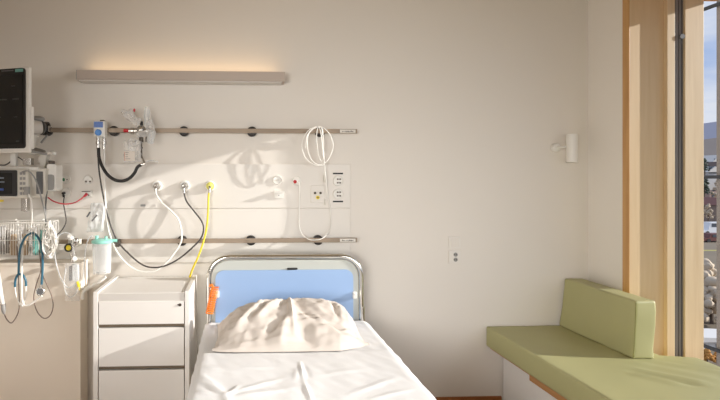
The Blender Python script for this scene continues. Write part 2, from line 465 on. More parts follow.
# small reading lamp by the corner
q0, q1 = at(572, 134, -.09), at(572, 162.5, -.09)
t = thing('reading_lamp', 'small white cylinder wall lamp near the corner by the window', 'lamp', (q0.x, 0, q1.z))
obj('lamp_shade', MB().lathe([(.030, 0), (.034, .002), (.034, q0.z-q1.z-.002), (.030, q0.z-q1.z), (.002, q0.z-q1.z)], (q0.x, -.09, q1.z), (0, 0, 1), 28), M['white'], t)
e = at(556.5, 147.5, -.02)
obj('wall_mount', MB().lathe([(.030, 0), (.030, .018), (.024, .026), (.002, .026)], (e.x, -.001, e.z), (0, -1, 0), 24), M['white'], t)
obj('arm', MB().tube([(e.x, -.02, e.z), (e.x+.015, -.06, e.z), (q0.x-.025, -.085, e.z)], .008), M['white'], t)

# ================================================================== HOSE PLUGS ON THE PANEL
def gas_plug(px, py, label, m_body, hose_pts, hose_mat, hose_r, hose_label, ring=None):
    q = at(px, py, -.03)
    t = thing('gas_outlet', label, 'outlet', (q.x, 0, q.z), 'three gas outlets above the cabinet')
    obj('rim', MB().lathe([(.034, 0), (.034, .012), (.030, .018), (.024, .018), (.022, .010), (.002, .010)], (q.x, -.008, q.z), (0, -1, 0), 28), M['white'], t)
    obj('connector', MB().lathe([(.020, 0), (.020, .018), (.016, .022), (.013, .040), (.002, .042)], (q.x, -.017, q.z), (0, -1, 0), 20), m_body, t)
    if ring: obj('ring', MB().lathe([(.026, 0), (.026, .010), (.020, .011), (.020, .001)], (q.x, -.018, q.z), (0, -1, 0), 24, cap=False), ring, t)
    obj('nipple', MB().tube([(q.x, -.048, q.z), (q.x, -.058, q.z-.012), (q.x, -.058, q.z-.045)], .008), M['steel'], t)
    h = tag(obj('hose', MB().tube([(q.x, -.058, q.z-.035)]+pts(hose_pts), hose_r, 10), hose_mat), hose_label, 'hose', 'supply hoses hanging on the wall')
    return h
gas_plug(156.5, 186, 'gas outlet with white hose, first left of the dark-hose outlet', M['steel'],
    [(157, 196, -.06), (162, 203, -.07), (171, 211, -.08), (178, 219, -.085), (181, 229, -.09), (181.5, 240, -.10), (177, 249, -.11), (168, 261, -.12), (158, 269.5, -.13), (148, 272, -.13), (136, 270, -.12), (125, 262, -.11), (116, 250, -.11), (108.5, 230, -.10), (105.5, 205, -.10), (104.5, 180, -.10), (104.3, 160, -.11), (104, 149, -.115)],
    M['whose'], .0056, 'white hose looping from the left gas outlet up to the flow mixer')
gas_plug(184.5, 186, 'gas outlet with dark grey hose, between the white and yellow ones', M['steel'],
    [(184.5, 195, -.06), (187, 202, -.07), (194, 211, -.08), (201.5, 221, -.085), (203.5, 229, -.09), (201, 238, -.10), (193, 247, -.115), (180, 258, -.12), (166, 265.5, -.13), (153, 267.5, -.13), (142, 264.5, -.12), (129, 254, -.11), (117, 240, -.10), (109, 220, -.10), (103, 195, -.10), (99, 170, -.11), (98, 149, -.115)],
    M['dgcord'], .0052, 'dark grey hose looping from the middle gas outlet to the flow mixer')
gas_plug(210, 186, 'gas outlet with yellow collar and yellow hose, nearest the headboard', M['yellowp'],
    [(208.5, 196, -.06), (208, 212, -.07), (206.5, 228, -.09), (203, 243, -.105), (198, 257, -.11), (193, 268, -.10), (189, 279, -.08)],
    M['yellow'], .0062, 'yellow hose hanging from the right gas outlet behind the cabinet', ring=M['yellowp'])

# ================================================================== FLOW MIXER ON THE UPPER RAIL
a, b = at(93.5, 121, -.13), at(103, 136.5, -.13)
cx, cz = (a.x+b.x)/2, (a.z+b.z)/2
t = thing('flow_mixer', 'white and blue gas flow mixer box with blue knob on upper rail', 'medical device', (cx, -.06, b.z))
obj('housing', MB().box((a.x, -.13, b.z), (at(106.5, 130, -.09).x, -.066, a.z), .004), M['white'], t)
obj('blue_panel', MB().box((a.x+.003, -.1325, cz+.008), (b.x, -.129, a.z-.004), .001), M['blueb'], t)
k = at(98.3, 132.5, -.135)
obj('knob', MB().lathe([(.020, 0), (.020, .014), (.017, .018), (.002, .018)], (k.x, -.130, k.z), (0, -1, 0), 20), M['bluek'], t)
obj('top_cap', MB().box((cx+.004, -.11, a.z), (cx+.03, -.075, a.z+.010), .002), M['dkmetal'], t)
for px in (98, 104):
    u = at(px, 137, -.115)
    obj('connector', MB().lathe([(.007, 0), (.007, -.012), (.010, -.014), (.010, -.030), (.014, -.032), (.014, -.050), (.009, -.052), (.009, -.078), (.007, -.085)], (u.x, -.115, b.z+.002), (0, 0, 1), 18), M['steel'], t)
tag(obj('breathing_hose', MB().tube(pts([(98.6, 148, -.125), (99, 157, -.13), (102, 166, -.135), (107, 174, -.14), (114, 179.5, -.14), (122, 181, -.14), (129, 178.5, -.14), (134.5, 173, -.14), (137.5, 167, -.14), (141, 165, -.14)]), .0105, 12), M['black']), 'thick black hose curving from flow mixer under the flowmeter', 'hose')

# ================================================================== FLOWMETER CLUSTER
u = at(141, 130, -.10)
t = thing('oxygen_flowmeter', 'clear oxygen flowmeter and metal valve with red knob on upper rail', 'medical device', (u.x, -.06, u.z))
obj('rail_clamp', MB().box((u.x-.03, -.085, u.z-.025), (u.x+.03, -.064, u.z+.025), .003), M['steel'], t)
vb = MB()
v0, v1 = at(129, 131, -.11), at(151, 131, -.11)
vb.cyl(v0, v1, .014).cyl(at(131, 131, -.11), at(134, 131, -.11), .022).cyl(at(146, 131, -.11), at(149.5, 131, -.11), .022).sph(u+Vector((0, -.01, 0)), .027)
obj('valve_body', vb, M['steel'], t)
obj('red_knob', MB().cyl(at(123.8, 130.5, -.11), at(128.8, 130.8, -.11), .012, .011), M['red'], t)
obj('black_knob', MB().cyl(at(141.5, 125.5, -.11), at(141.5, 121.5, -.11), .009), M['black'], t)
st = MB(); st.cyl(at(141.2, 133, -.11), at(141.2, 139, -.11), .009).cyl(at(141.2, 137, -.11), at(141.2, 142, -.11), .014).cyl(at(141.2, 142, -.11), at(141.4, 158, -.11), .006).cyl(at(141.2, 147, -.11), at(141.2, 148.5, -.11), .010)
st.cyl(at(146.5, 133, -.11), at(146.5, 142, -.11), .007).cyl(at(146.5, 133, -.11), at(146.5, 136, -.11), .012)
obj('stem', st, M['dkmetal'], t)
obj('hose_connector', MB().cyl(at(139.5, 164.8, -.14), at(145.5, 163.8, -.14), .009).cyl(at(145, 164, -.14), at(142, 157, -.11), .006), M['steel'], t)
w0 = at(147, 126, -.11)
obj('meter_tube', MB().lathe([(.018, 0), (.020, .01), (.020, .095), (.014, .108), (.014, .122), (.002, .124)], w0, (0, 0, 1), 20), M['clear'], t)
obj('float_scale', MB().cyl(w0+Vector((0, 0, .012)), w0+Vector((0, 0, .095)), .004), M['whose'], t)
u2 = at(150, 136, -.12)
obj('humidifier_cup', MB().lathe([(.012, 0), (.024, .012), (.026, .07), (.024, .085), (.002, .087)], u2+Vector((0, 0, -.05)), (.15, 0, 1), 20), M['clear'], t)
fw = t
for k, (px, py, rr, sc_) in enumerate(((136, 121, .030, (1.1, .6, .9)), (150, 127, .034, (.8, .6, 1.6)), (133, 143, .034, (1.2, .5, .8)), (142, 134, .026, (1.4, .5, .8)))):
    n_ = MB(); n_.sph(at(px, py, -.135), rr, sc_, 20)
    for v in n_.bm.verts: v.co += Vector(noise.noise_vector(v.co*45+Vector((k*3, 0, 0))))*.014
    obj('film_wrap', n_, M['film'], fw)
w1 = at(131, 117, -.12)
t = thing('nebuliser_mask', 'crumpled clear nebuliser cup with a small pink mark above the rail', 'mask', w1)
n_ = MB(); n_.lathe([(.010, -.05), (.018, -.045), (.030, 0), (.036, .03), (.030, .042), (.010, .046)], w1+Vector((0, 0, .0)), (-.7, -.2, .8), 18)
n_.sph(w1+Vector((-.035, -.01, .03)), .022, (1.2, .8, .8))
for v in n_.bm.verts: v.co += Vector(noise.noise_vector(v.co*40))*.007
obj('cup', n_, M['film'], t)
obj('strap', MB().tube(pts([(122, 114, -.13), (126, 118, -.14), (130, 120, -.14), (136, 121, -.14), (140, 124, -.12)]), .002), M['film'], t)
obj('mark', MB().sph(at(134.3, 110.2, -.14), .007, (1, .4, 1.6)), M['redcord'], t)
# clear bag with label
def film_bag(name, label, cat, px0, px1, py0, py1, Y, amp=.012, m='film', seed=0, group=None, skew=0, thick=.02):
    a, b = at(px0, py1, Y), at(px1, py0, Y)
    mb = MB()
    def f(u, v, sgn):
        x = a.x+(b.x-a.x)*u+skew*(v-.5); z = a.z+(b.z-a.z)*v
        e = max(0, (1-(2*u-1)**4)*(1-(2*v-1)**4))
        n = noise.noise(Vector((u*5+seed, v*5, seed*3.1+sgn)))
        edge = .006*noise.noise(Vector((u*7+seed, v*7, 9)))
        return (x+edge+n*amp*.3, Y+sgn*(thick*e)+n*amp*e, z+edge)
    mb.grid(lambda u, v: f(u, v, -1), 14, 14); mb.grid(lambda u, v: f(u, v, 1), 14, 14)
    t = thing(name, label, cat, ((a.x+b.x)/2, Y, a.z), group)
    obj('film', mb, M[m], t)
    return t
t = film_bag('tubing_bag', 'small clear plastic bag with printed paper label below flowmeter', 'bag', 124, 141, 141, 162, -.13, seed=2)
l0, l1 = at(124.5, 161, -.155), at(135, 151.5, -.155)
s = obj('paper_label', MB().box((l0.x, -.157, l0.z), (l1.x, -.155, l1.z)), M['paper'], t)
mk = MB()
for k in range(4):
    z = l0.z+.012+k*.013
    mk.box((l0.x+.006, -.1578, z), (l0.x+.02+random.random()*.03, -.1568, z+.003))
obj('lettering', mk, M['ink'], s)
obj('red_border', MB().box((l0.x, -.1578, l0.z), (l0.x+.003, -.1568, l1.z)), mat('label_orange', (206, 140, 110), .6), s)
tag(obj('oxygen_tube', MB().tube(pts([(143, 163, -.135), (148, 161, -.13), (153, 160.5, -.13), (158, 162, -.12)]), .0035), M['clear']), 'short clear tube poking right from the black hose end', 'tube')

# ================================================================== WHITE CABLE COIL (nurse call)
t = thing('coiled_cable', 'white cable coiled over the upper rail, hanging down to the red outlet', 'cable', at(318, 160, -.09))
loop = pts([(297, 181, -.03), (299.5, 184, -.026), (299.5, 200, -.02), (299, 220, -.02), (301, 232, -.03), (307, 238.5, -.06), (314, 240, -.07), (322, 238.5, -.07), (328, 233, -.035), (331, 224, -.02), (330.5, 211, -.02), (328, 195, -.025), (326, 180, -.04), (324.5, 165, -.07)])
mb = MB().tube(loop, .0032, 8)
co = [(324.5, 165, -.08), (323.5, 150, -.085), (323, 136, -.09), (322.5, 129, -.085), (320, 127, -.07), (317.5, 129, -.085), (316.5, 138, -.095), (318, 152, -.10), (321, 161, -.10), (323, 158, -.10), (323.5, 146, -.095), (322, 130, -.09), (319, 127, -.07), (313, 129, -.085), (308, 136, -.10), (307.5, 148, -.105), (311, 159, -.105), (318, 164.5, -.10), (326, 162, -.095), (331.5, 153, -.09), (333, 144, -.085), (329.5, 134, -.085), (323, 127.5, -.08), (317, 126.5, -.07), (309, 130, -.085), (303.5, 138, -.095), (302, 147, -.10), (305, 157, -.10), (311, 163, -.10), (318, 165.5, -.10), (324, 164, -.10), (322.8, 152, -.11), (321.5, 138, -.10), (319.5, 128, -.085), (316, 126.8, -.07), (310, 131, -.09), (306.5, 138, -.11), (305.5, 148, -.11)]
mb2 = MB().tube(pts([(p_[0], p_[1], -.075+(p_[2]+.07)*.5) for p_ in co]), .0029, 8)
obj('cord', mb, M['whose'], t); obj('coil', mb2, M['whose'], t)
e = at(326, 178, -.075)
obj('ferrule', MB().cyl(at(325, 172, -.055), at(327, 187, -.035), .0055), M['whose'], t)

# ================================================================== PATIENT MONITOR
phi = math.radians(17)
p0 = at(29.8, 152.5, -.46)
t = thing('patient_monitor', 'large black screened patient monitor in white housing, mounted above the rail', 'monitor', p0, rotz=-phi)
Wm, Hm = .50, .485
obj('housing', MB().box((-Wm, 0, 0), (.0, .02, Hm), .008, 3).box((-Wm+.08, .026, .08), (-.08, .07, Hm-.08), .01), M['white'], t, local=True)
mbz = MB().plate(-Wm+.012, -.026, .024, Hm-.008, -.010, .004, .016)
bz = obj('bezel', mbz, M['black'], t, local=True)
sc = obj('screen', MB().plate(-Wm+.03, -.040, .05, Hm-.045, -.0125, -.008, .004), M['screen'], t, local=True)
mk = MB()
for x, z, w in ((-.10, .375, .02), (-.085, .30, .04), (-.085, .20, .022), (-.07, .062, .022), (-.17, .30, .05), (-.2, .2, .03)):
    obj('readout', MB().box((x-w/2, -.0132, z), (x+w/2, -.0124, z+.006)), M['faint'], sc, local=True)
obj('badge', MB().box((-.088, -.0125, Hm-.030), (-.036, -.009, Hm-.013), .001), M['teal'], t, local=True)
obj('badge', MB().box((-.18, -.0125, Hm-.022), (-.10, -.009, Hm-.016), .001), M['dgrey'], t, local=True)
obj('side_cover', MB().box((.0, .002, .02), (.009, .026, .26), .004), M['white'], t, local=True)
# monitor arm
t = thing('monitor_arm', 'white and steel swivel arm joining the monitor to the upper rail', 'arm', at(42, 129, -.10))
obj('swivel_joint', MB().cyl(at(31, 127, -.20), at(40, 127.5, -.17), .046, .044, 24).cyl(at(40, 127.5, -.17), at(41.5, 127.5, -.165), .038, .038, 24), M['alu_lt'], t)
obj('swivel_cap', MB().sph(at(37.5, 119, -.18), .030, (1.5, 1, .6)), M['grey'], t)
obj('collar', MB().cyl(at(41.5, 127.8, -.15), at(43.6, 128, -.14), .044, .036, 24), M['dgrey'], t)
r_ = MB(); q = at(46, 128.6, -.10)
r_.lathe([(.042, -.016), (.042, .016), (.030, .016), (.030, -.016)], (q.x, -.10, q.z), (1, 0, 0), 28, cap=False)
obj('clamp', r_, M['black'], t)
obj('clamp_body', MB().box((q.x-.02, -.11, q.z-.02), (q.x+.02, -.062, q.z+.02), .005), M['steel'], t)
lv = at(47.5, 135, -.12)
obj('lever', MB().cyl(at(41, 143, -.13), lv, .007, .005), M['grey'], t)
obj('arm_joint', MB().sph(at(35, 136, -.16), .026, (1, .9, .8)).cyl(at(34, 134, -.17), at(34, 146, -.17), .018), M['cream'], t)
obj('arm_link', MB().tube(pts([(33.5, 146, -.17), (20, 150, -.24), (8, 150, -.36)]), .018), M['cream'], t)

# mounting shelf under it
t = thing('mounting_shelf', 'cream mounting shelf bracket between the big monitor and the small one', 'shelf', at(30, 168, -.20))
a, b = at(29, 151.5, -.22), at(46, 154, -.22)
obj('tray', MB().prism([at(30, 150, -.30), at(36, 147.5, -.14), at(45, 150, -.14), at(47, 153, -.30)], (0, 0, -.014)), M['grey'], t, smooth=False)
obj('arm_plate', MB().box((at(29, 150, -.26).x, -.27, at(29, 154.2, -.27).z), (at(49, 150, -.26).x, -.14, at(29, 151.8, -.27).z), .003), M['white'], t)
obj('knob', MB().cyl(at(46, 152.8, -.2), at(51, 153.2, -.2), .008).sph(at(53.5, 153, -.2), .014, (1.2, 1, 1)), M['white'], t)
obj('column', MB().prism([at(39, 154, -.2), at(47, 154, -.2), at(46, 160, -.2), at(45, 169, -.2), at(41, 169, -.2)], (0, .05, 0)), M['cream'], t, smooth=False)
obj('post', MB().box((at(11.5, 160, -.25).x, -.27, at(11, 166, -.25).z), (at(17, 160, -.25).x, -.23, at(11, 152, -.25).z), .003), M['white'], t)
obj('steel_block', MB().box((at(24, 160, -.24).x, -.26, at(24, 165, -.24).z), (at(32, 160, -.24).x, -.21, at(24, 158, -.24).z), .003), M['steel'], t)
obj('lower_tray', MB().box((at(-8, 167, -.24).x, -.30, at(0, 170.5, -.27).z), (at(42, 167, -.24).x, -.14, at(0, 167, -.27).z), .003), M['white'], t)
obj('loop_cord', MB().tube(pts([(0, 165, -.26), (5, 165, -.26), (10, 162, -.26), (12, 158, -.25)]), .004), M['dgcord'], t)
obj('loop_cord', MB().tube(pts([(18, 157, -.26), (21, 159, -.26), (24, 161, -.25)]), .003), M['dgcord'], t)

# transport monitor
a, b = at(-22, 198.5, -.33), at(28, 168.5, -.33)
t = thing('transport_monitor', 'small cream transport monitor with dark screen and button column', 'monitor', ((a.x+b.x)/2, -.27, a.z))
obj('housing', MB().box((a.x, -.33, a.z), (b.x, -.19, b.z), .012, 3), M['cream'], t)
s0, s1 = at(-16, 196.2, -.335), at(17, 170.2, -.335)
obj('bezel', MB().plate(s0.x, s1.x, s0.z, s1.z, -.336, -.328, .008), M['black'], t)
q0, q1 = at(-12, 194, -.337), at(12, 173, -.337)
sc = obj('screen', MB().box((q0.x, -.3385, q0.z), (q1.x, -.335, q1.z)), M['screen2'], t)
mk = MB()
for px, py, w, h in ((1, 189.5, .03, .012),): 
    w_ = at(px, py, -.339); mk.box((w_.x-w/2, -.3395, w_.z-h/2), (w_.x+w/2, -.338, w_.z+h/2))
obj('lettering', mk, M['disp'], sc)
mk = MB()
for px, py in ((1.5, 178), (2, 182), (-4, 179)):
    w_ = at(px, py, -.339); mk.box((w_.x-.014, -.3395, w_.z-.004), (w_.x+.014, -.338, w_.z+.004))
obj('lettering', mk, M['dispgrey'], sc)
for py in (173.5, 178.5, 183.5, 188.5, 193.5):
    for px in (21, 24.2):
        w_ = at(px, py, -.331); obj('button', MB().box((w_.x-.007, -.3345, w_.z-.008), (w_.x+.007, -.329, w_.z+.008), .002), M['grey'], t)
w_ = at(27.6, 189.5, -.33)
obj('connector', MB().box((w_.x-.014, -.352, w_.z-.030), (w_.x+.014, -.325, w_.z+.016), .004), M['grey'], t)
obj('yellow_tape', MB().box((at(0, 201, -.3).x, -.315, at(0, 201.8, -.315).z), (at(4.5, 201, -.3).x, -.31, at(0, 199.8, -.315).z)), M['yellow'], t)
# module box
a, b = at(28.8, 197.5, -.28), at(45.5, 168, -.28)
t = thing('measuring_module', 'cream module box with a tall grey panel right of the transport monitor', 'medical device', ((a.x+b.x)/2, -.22, a.z))
obj('housing', MB().box((a.x, -.28, a.z), (b.x, -.14, b.z), .008), M['cream'], t)
s0, s1 = at(36.3, 194, -.283), at(42.8, 171.5, -.283)
obj('front_panel', MB().plate(s0.x, s1.x, s0.z, s1.z, -.284, -.278, .004), M['dgrey'], t)
obj('foot', MB().box((at(23.5, 200, -.2).x, -.24, at(24, 211, -.22).z), (at(29.5, 200, -.2).x, -.19, at(24, 198, -.22).z), .003), M['steel'], t)
# handset holder
a, b = at(46.5, 191, -.24), at(56, 164, -.24)
t = thing('thermometer_holder', 'grey and white handset cradle at right side of the module box', 'holder', ((a.x+b.x)/2, -.19, a.z))
obj('cradle', MB().plate(a.x, b.x, a.z, b.z, -.235, -.13, .014), M['white'], t)
obj('grey_face', MB().plate(a.x-.004, b.x-.012, a.z+.006, a.z+.10, -.245, -.225, .016), M['grey'], t)
obj('top_clip', MB().box((a.x+.004, -.225, b.z-.004), (a.x+.026, -.17, b.z+.022), .003), M['dkmetal'], t)
# sensor cables
def cable(label, lst, r, m_, cat='cable', name='sensor_cable', group='sensor cables hanging at the monitors'):
    return tag(obj(name, MB().tube(pts(lst), r), M[m_]), label, cat, group)
cable('grey sensor cable arching over the transport monitor down into the basket', [(22, 172, -.34), (28, 171, -.35), (34, 177, -.35), (38, 186, -.34), (41, 197, -.33), (44, 208, -.32), (46, 219, -.29)], .0045, 'grey')
cable('dark sensor cable hanging from the handset cradle into the basket', [(47, 191, -.25), (46, 200, -.28), (45.5, 212, -.29), (46, 226, -.27)], .0045, 'dgrey')
cable('white sensor cable hanging from the grey connector at the transport monitor', [(28.5, 194, -.35), (31, 200, -.34), (32, 212, -.33), (31, 226, -.30), (26, 236, -.29)], .004, 'whose')
cable('thin dark cable dropping from the black plug to the suction regulator', [(64.6, 195, -.045), (63.5, 203, -.06), (65, 212, -.08), (66, 222, -.10), (62, 230, -.11), (57, 235, -.13)], .0038, 'dgcord', group=None)

# ================================================================== WIRE BASKET AND CONTENTS
ax, bx_ = at(-16, 240, -.29).x, at(47.5, 240, -.29).x
zt_, zb_ = at(20, 223, -.29).z, at(20, 257.5, -.29).z
yb, yf = -.11, -.29
t = thing('wire_basket', 'white wire basket full of packets hanging from the lower rail', 'basket', ((ax+bx_)/2, (yb+yf)/2, zb_))
rim = MB()
for z, r in ((zt_, .004), (zb_, .003), ((zt_+zb_)/2, .0022)):
    rim.tube([(ax, yf, z), (bx_, yf, z), (bx_, yb, z), (ax, yb, z)], r, 6, 1, closed=True)
obj('rim', rim, M['white'], t)
wm = MB()
n = 24
for k in range(n+1):
    x = ax+(bx_-ax)*k/n
    wm.tube([(x, yf, zt_), (x, yf, zb_), (x, yb, zb_), (x, yb, zt_)], .0017, 5, 1)
for k in range(1, 6):
    y = yf+(yb-yf)*k/6
    for x in (ax, bx_): wm.tube([(x, y, zt_), (x, y, zb_)], .0017, 5, 1)
obj('wire_mesh', wm, M['white'], t)
obj('hook', MB().tube([(bx_-.1, yb, zt_), (bx_-.1, -.075, zt_), (bx_-.1, -.058, ZL+.03), (bx_-.1, -.045, ZL+.025)], .004, 6, 2).tube([(ax+.1, yb, zt_), (ax+.1, -.075, zt_), (ax+.1, -.058, ZL+.03), (ax+.1, -.045, ZL+.025)], .004, 6, 2), M['white'], t)
pk = [(-9, 6, 'film', 'clear film packet at the left end of the basket'), (3, 9, 'greypk', 'grey foil packet standing in the basket, left of the beige one'),
      (10, 17, 'beigepk', 'beige paper packet standing in the middle of the basket'), (17, 23, 'film', 'clear film packet between beige and grey-green packets'),
      (26, 32, 'greypk', 'grey foil packet behind the stethoscope tube in the basket'), (33, 38, 'tealpk', 'teal packet inside the basket behind the stethoscope'),
      (-4, 5, 'greypk', 'dark grey folded packet behind the left clear packet'), (11, 20, 'film', 'clear film sleeve in front of the beige packet'), (22, 28, 'beigepk', 'narrow beige packet under the stethoscope arch'), (29, 37, 'film', 'clear film sleeve around the teal packet'),
      (40, 46, 'tealpk', 'pale teal packet at the right end of the basket')]
for i, (p0_, p1_, m_, l) in enumerate(pk):
    yy = -.20+.05*math.sin(i*2.1)
    a, b = at(p0_, 256, yy), at(p1_, 226+4*((i*7) % 3), yy)
    mb = MB()
    def f(u, v, sg):
        e = (1-(2*u-1)**4)*(1-(2*v-1)**4)
        nn = noise.noise(Vector((u*4+i, v*5, i*2.3)))*.012
        return (a.x+(b.x-a.x)*u+nn*.5, yy+sg*.014*e+nn*e, zb_+.006+(b.z-zb_-.006)*v+nn*.4*v)
    mb.grid(lambda u, v: f(u, v, -1), 8, 12); mb.grid(lambda u, v: f(u, v, 1), 8, 12)
    tag(obj('supply_packet', mb, M[m_]), l, 'packet', 'packets in the wire basket')
# white tangled line bundle
ln = []
random.seed(3)
for k in range(120):
    a_ = k*2.2
    a_ = k*.95; rx_ = 4.6+2.2*math.sin(k*.21); ry_ = 11+7.5*math.sin(k*.37+1)
    ln.append((49.5+rx_*math.cos(a_)+random.uniform(-1.2, 1.2), 241+ry_*math.sin(a_)+random.uniform(-2.5, 2.5), -.325+.03*math.sin(k*1.7)))
tag(obj('line_bundle', MB().tube(pts(ln), .0036, 6, 5), M['whose']), 'tangled bundle of white lines over the right end of the basket', 'cable bundle')

# ================================================================== STETHOSCOPE
t = thing('stethoscope', 'teal stethoscope draped over the wire basket, white ear tubes hanging', 'stethoscope', at(29, 300, -.31))
obj('tubing', MB().tube(pts([(18.5, 274.5, -.315), (19, 262, -.315), (20, 250, -.315), (23, 241, -.31), (27, 235.5, -.30), (31, 233.3, -.27), (35, 234, -.28), (39, 239, -.305), (41.8, 246, -.315), (42.6, 260, -.315), (42.3, 273, -.315), (41.5, 284.5, -.315)]), .0068, 10), M['steth'], t)
obj('yoke', MB().tube(pts([(15, 287, -.315), (15.2, 281, -.315), (17, 275.8, -.315), (19.5, 274.2, -.315), (23, 275.5, -.315), (25.5, 280, -.315), (26, 286, -.315)]), .0068, 10), M['steth'], t)
for l_ in ([(15, 286, -.315), (15.8, 294, -.315), (18, 300.5, -.31), (20.5, 304.5, -.31)], [(26, 285, -.315), (25.6, 295, -.315), (24, 302, -.31), (22, 305.5, -.31)]):
    e_ = obj('ear_tube', MB().tube(pts(l_), .0042, 8), M['whose'], t)
    ee = at(*l_[-1]); obj('ear_tip', MB().sph(ee, .009, (1, .8, .8)), M['whose'], e_)
cp = at(40.8, 291.3, -.318)
cpo = obj('chest_piece', MB().lathe([(.020, 0), (.0255, .003), (.0255, .012), (.022, .015), (.002, .015)], cp, (.1, -1, .1), 26), M['steel'], t)
obj('diaphragm', MB().lathe([(.020, 0), (.020, .002), (.001, .002)], cp+Vector((.0015, -.0155, .0015)), (.1, -1, .1), 26), M['dgrey'], cpo)
obj('chest_stem', MB().cyl(at(41.5, 283, -.315), cp, .006), M['steel'], t)
cable('thin brown cable hanging in a teardrop loop around the chest piece', [(42, 238, -.27), (42, 250, -.30), (41.2, 262, -.302), (40.5, 272, -.302), (36.5, 284, -.302), (33.8, 297, -.302), (36, 309, -.302), (41, 316.5, -.302), (46, 318.3, -.302), (51, 314, -.302), (53.2, 305, -.302), (51, 294, -.302), (46.5, 284, -.302), (43.5, 277, -.302), (41, 268, -.302), (40, 256, -.30), (39, 250, -.29)], .0032, 'browncord', group=None)
cable('white finger sensor and lead hanging below the basket beside the ear tubes', [(22, 244, -.27), (22, 258, -.305), (21.7, 280, -.335), (22, 298, -.335), (24, 305, -.335), (29, 305, -.335), (35, 301, -.335), (42, 296, -.34)], .0052, 'whose', name='sensor_lead', group=None)
cable('thin brown cable hanging in a shallow loop at the left photo edge', [(4, 313, -.31), (6.5, 319, -.31), (11, 323, -.31), (15, 319, -.31), (18.5, 311.5, -.31), (19.3, 304, -.31), (19, 292, -.306), (18, 262, -.30), (17, 246, -.27)], .0032, 'browncord', group=None)
t = thing('handheld_probe', 'white handheld probe hanging at the left edge below the basket', 'probe', at(2, 313, -.31))
obj('handle', MB().tube(pts([(-2, 272, -.31), (-1, 286, -.32), (1.5, 298, -.32), (3, 304, -.32)]), [.010, .017, .015, .011], 12), M['white'], t)
obj('tip', MB().tube(pts([(3, 304, -.32), (3.6, 310, -.32), (4.2, 314, -.315)]), [.014, .013, .006], 12), M['grey'], t)

# ================================================================== SUCTION REGULATOR
g0 = at(68, 248, -0.195)
t = thing('suction_regulator', 'suction regulator with black and yellow gauge on lower rail', 'medical device', at(72, 275, -0.185))
obj('gauge', MB().lathe([(.026, 0), (.026, .022), (.021, .026), (.019, .022)], g0+Vector((0, .03, 0)), (-.1, -1, 0), 26, cap=False).cyl(g0+Vector((0, .03, 0)), g0+Vector((0, .01, 0)), .024), M['black'], t)
obj('gauge_face', MB().cyl(g0+Vector((0, .012, 0)), g0+Vector((0, .006, 0)), .019, .014), M['yellow'], t)
vb = MB().cyl(at(73, 236, -0.175), at(73, 262, -0.175), .013).cyl(at(70, 247, -0.175), at(77, 243, -0.175), .012).cyl(at(73, 252, -0.175), at(73, 256, -0.175), .019).sph(at(76, 241, -0.175), .02)
obj('valve_body', vb, M['steel'], t)
obj('white_knob', MB().cyl(at(70.5, 238, -0.215), at(69.5, 236, -0.235), .016, .013), M['white'], t)
obj('white_knob', MB().cyl(at(75, 259, -0.205), at(75, 258.6, -0.235), .014), M['white'], t)
obj('lower_stem', MB().box((at(69.3, 262, -0.185).x, -.195, at(70, 280.5, -0.185).z), (at(71.8, 262, -0.185).x, -.175, at(70, 266, -0.185).z), .003), M['dkmetal'], t)
obj('rail_clamp', MB().box((at(69, 242, -0.145).x, -.165, ZL-.022), (at(78, 242, -0.145).x, -.063, ZL+.022), .003), M['cream'], t)
obj('trap_jar', MB().lathe([(.017, 0), (.020, .008), (.020, .085), (.012, .1), (.002, .101)], at(76, 280, -0.185), (0, 0, 1), 20), M['clear'], t)
t = film_bag('catheter_bag', 'clear plastic pouch hanging in front of the suction regulator', 'bag', 65, 79.5, 263, 301, -.235, seed=5, thick=.012, m='film2')
obj('yellow_tag', MB().tube(pts([(77.3, 281.5, -0.240), (78.5, 285.5, -0.243), (79.3, 290, -0.243)]), [.007, .009, .004]), M['yellow'], t)
tag(obj('suction_tube', MB().tube(pts([(75, 241, -0.205), (70, 234, -0.215), (63, 233, -0.225), (57, 238, -0.235), (54.5, 248, -0.235), (56, 262, -0.235), (60, 276, -0.245), (66, 286, -0.245), (72, 287, -0.245), (77, 281, -0.240)]), .0036), M['clear']), 'clear suction tube looping around the regulator', 'tube')
tag(obj('bag_tube', MB().tube(pts([(66, 268, -0.245), (64, 282, -0.250), (66, 293, -0.255), (71, 297, -0.255), (76, 293, -0.255), (79, 287, -0.250)]), .0032), M['clear']), 'clear thin tube hanging in a loop under the pouch', 'tube')

# suction canister
a = at(102, 274, -.14); ztp = at(102, 243, -.14).z
t = thing('suction_canister', 'clear suction canister with mint green lid on lower rail', 'canister', (a.x, -.14, a.z))
obj('jar', MB().lathe([(.040, 0), (.052, .006), (.055, .03), (.058, ztp-a.z), (.052, .012), (.002, .010)], a, (0, 0, 1), 30, cap=False), M['film2'], t)
obj('liner', MB().lathe([(.036, .012), (.044, .02), (.048, ztp-a.z-.01)], a, (0, 0, 1), 24, cap=False), M['film2'], t)
obj('lid', MB().lathe([(.060, 0), (.064, .004), (.064, .016), (.056, .022), (.030, .028), (.002, .030)], (a.x, -.14, ztp), (0, 0, 1), 30), M['mint'], t)
for p_, q_, r_ in (((a.x-.03, -.15, ztp+.022), (a.x-.03, -.15, ztp+.048), .011), ((a.x+.03, -.16, ztp+.022), (a.x+.03, -.16, ztp+.044), .009), ((a.x+.045, -.13, ztp+.015), (a.x+.09, -.12, ztp+.012), .010)): obj('port', MB().cyl(p_, q_, r_), M['mint'], t)
obj('bracket', MB().box((a.x+.075, -.11, ZL-.03), (a.x+.10, -.063, ZL+.018), .003).cyl((a.x+.088, -.1, ZL-.02), (a.x+.088, -.115, ZL-.02), .008), M['dkmetal'], t)
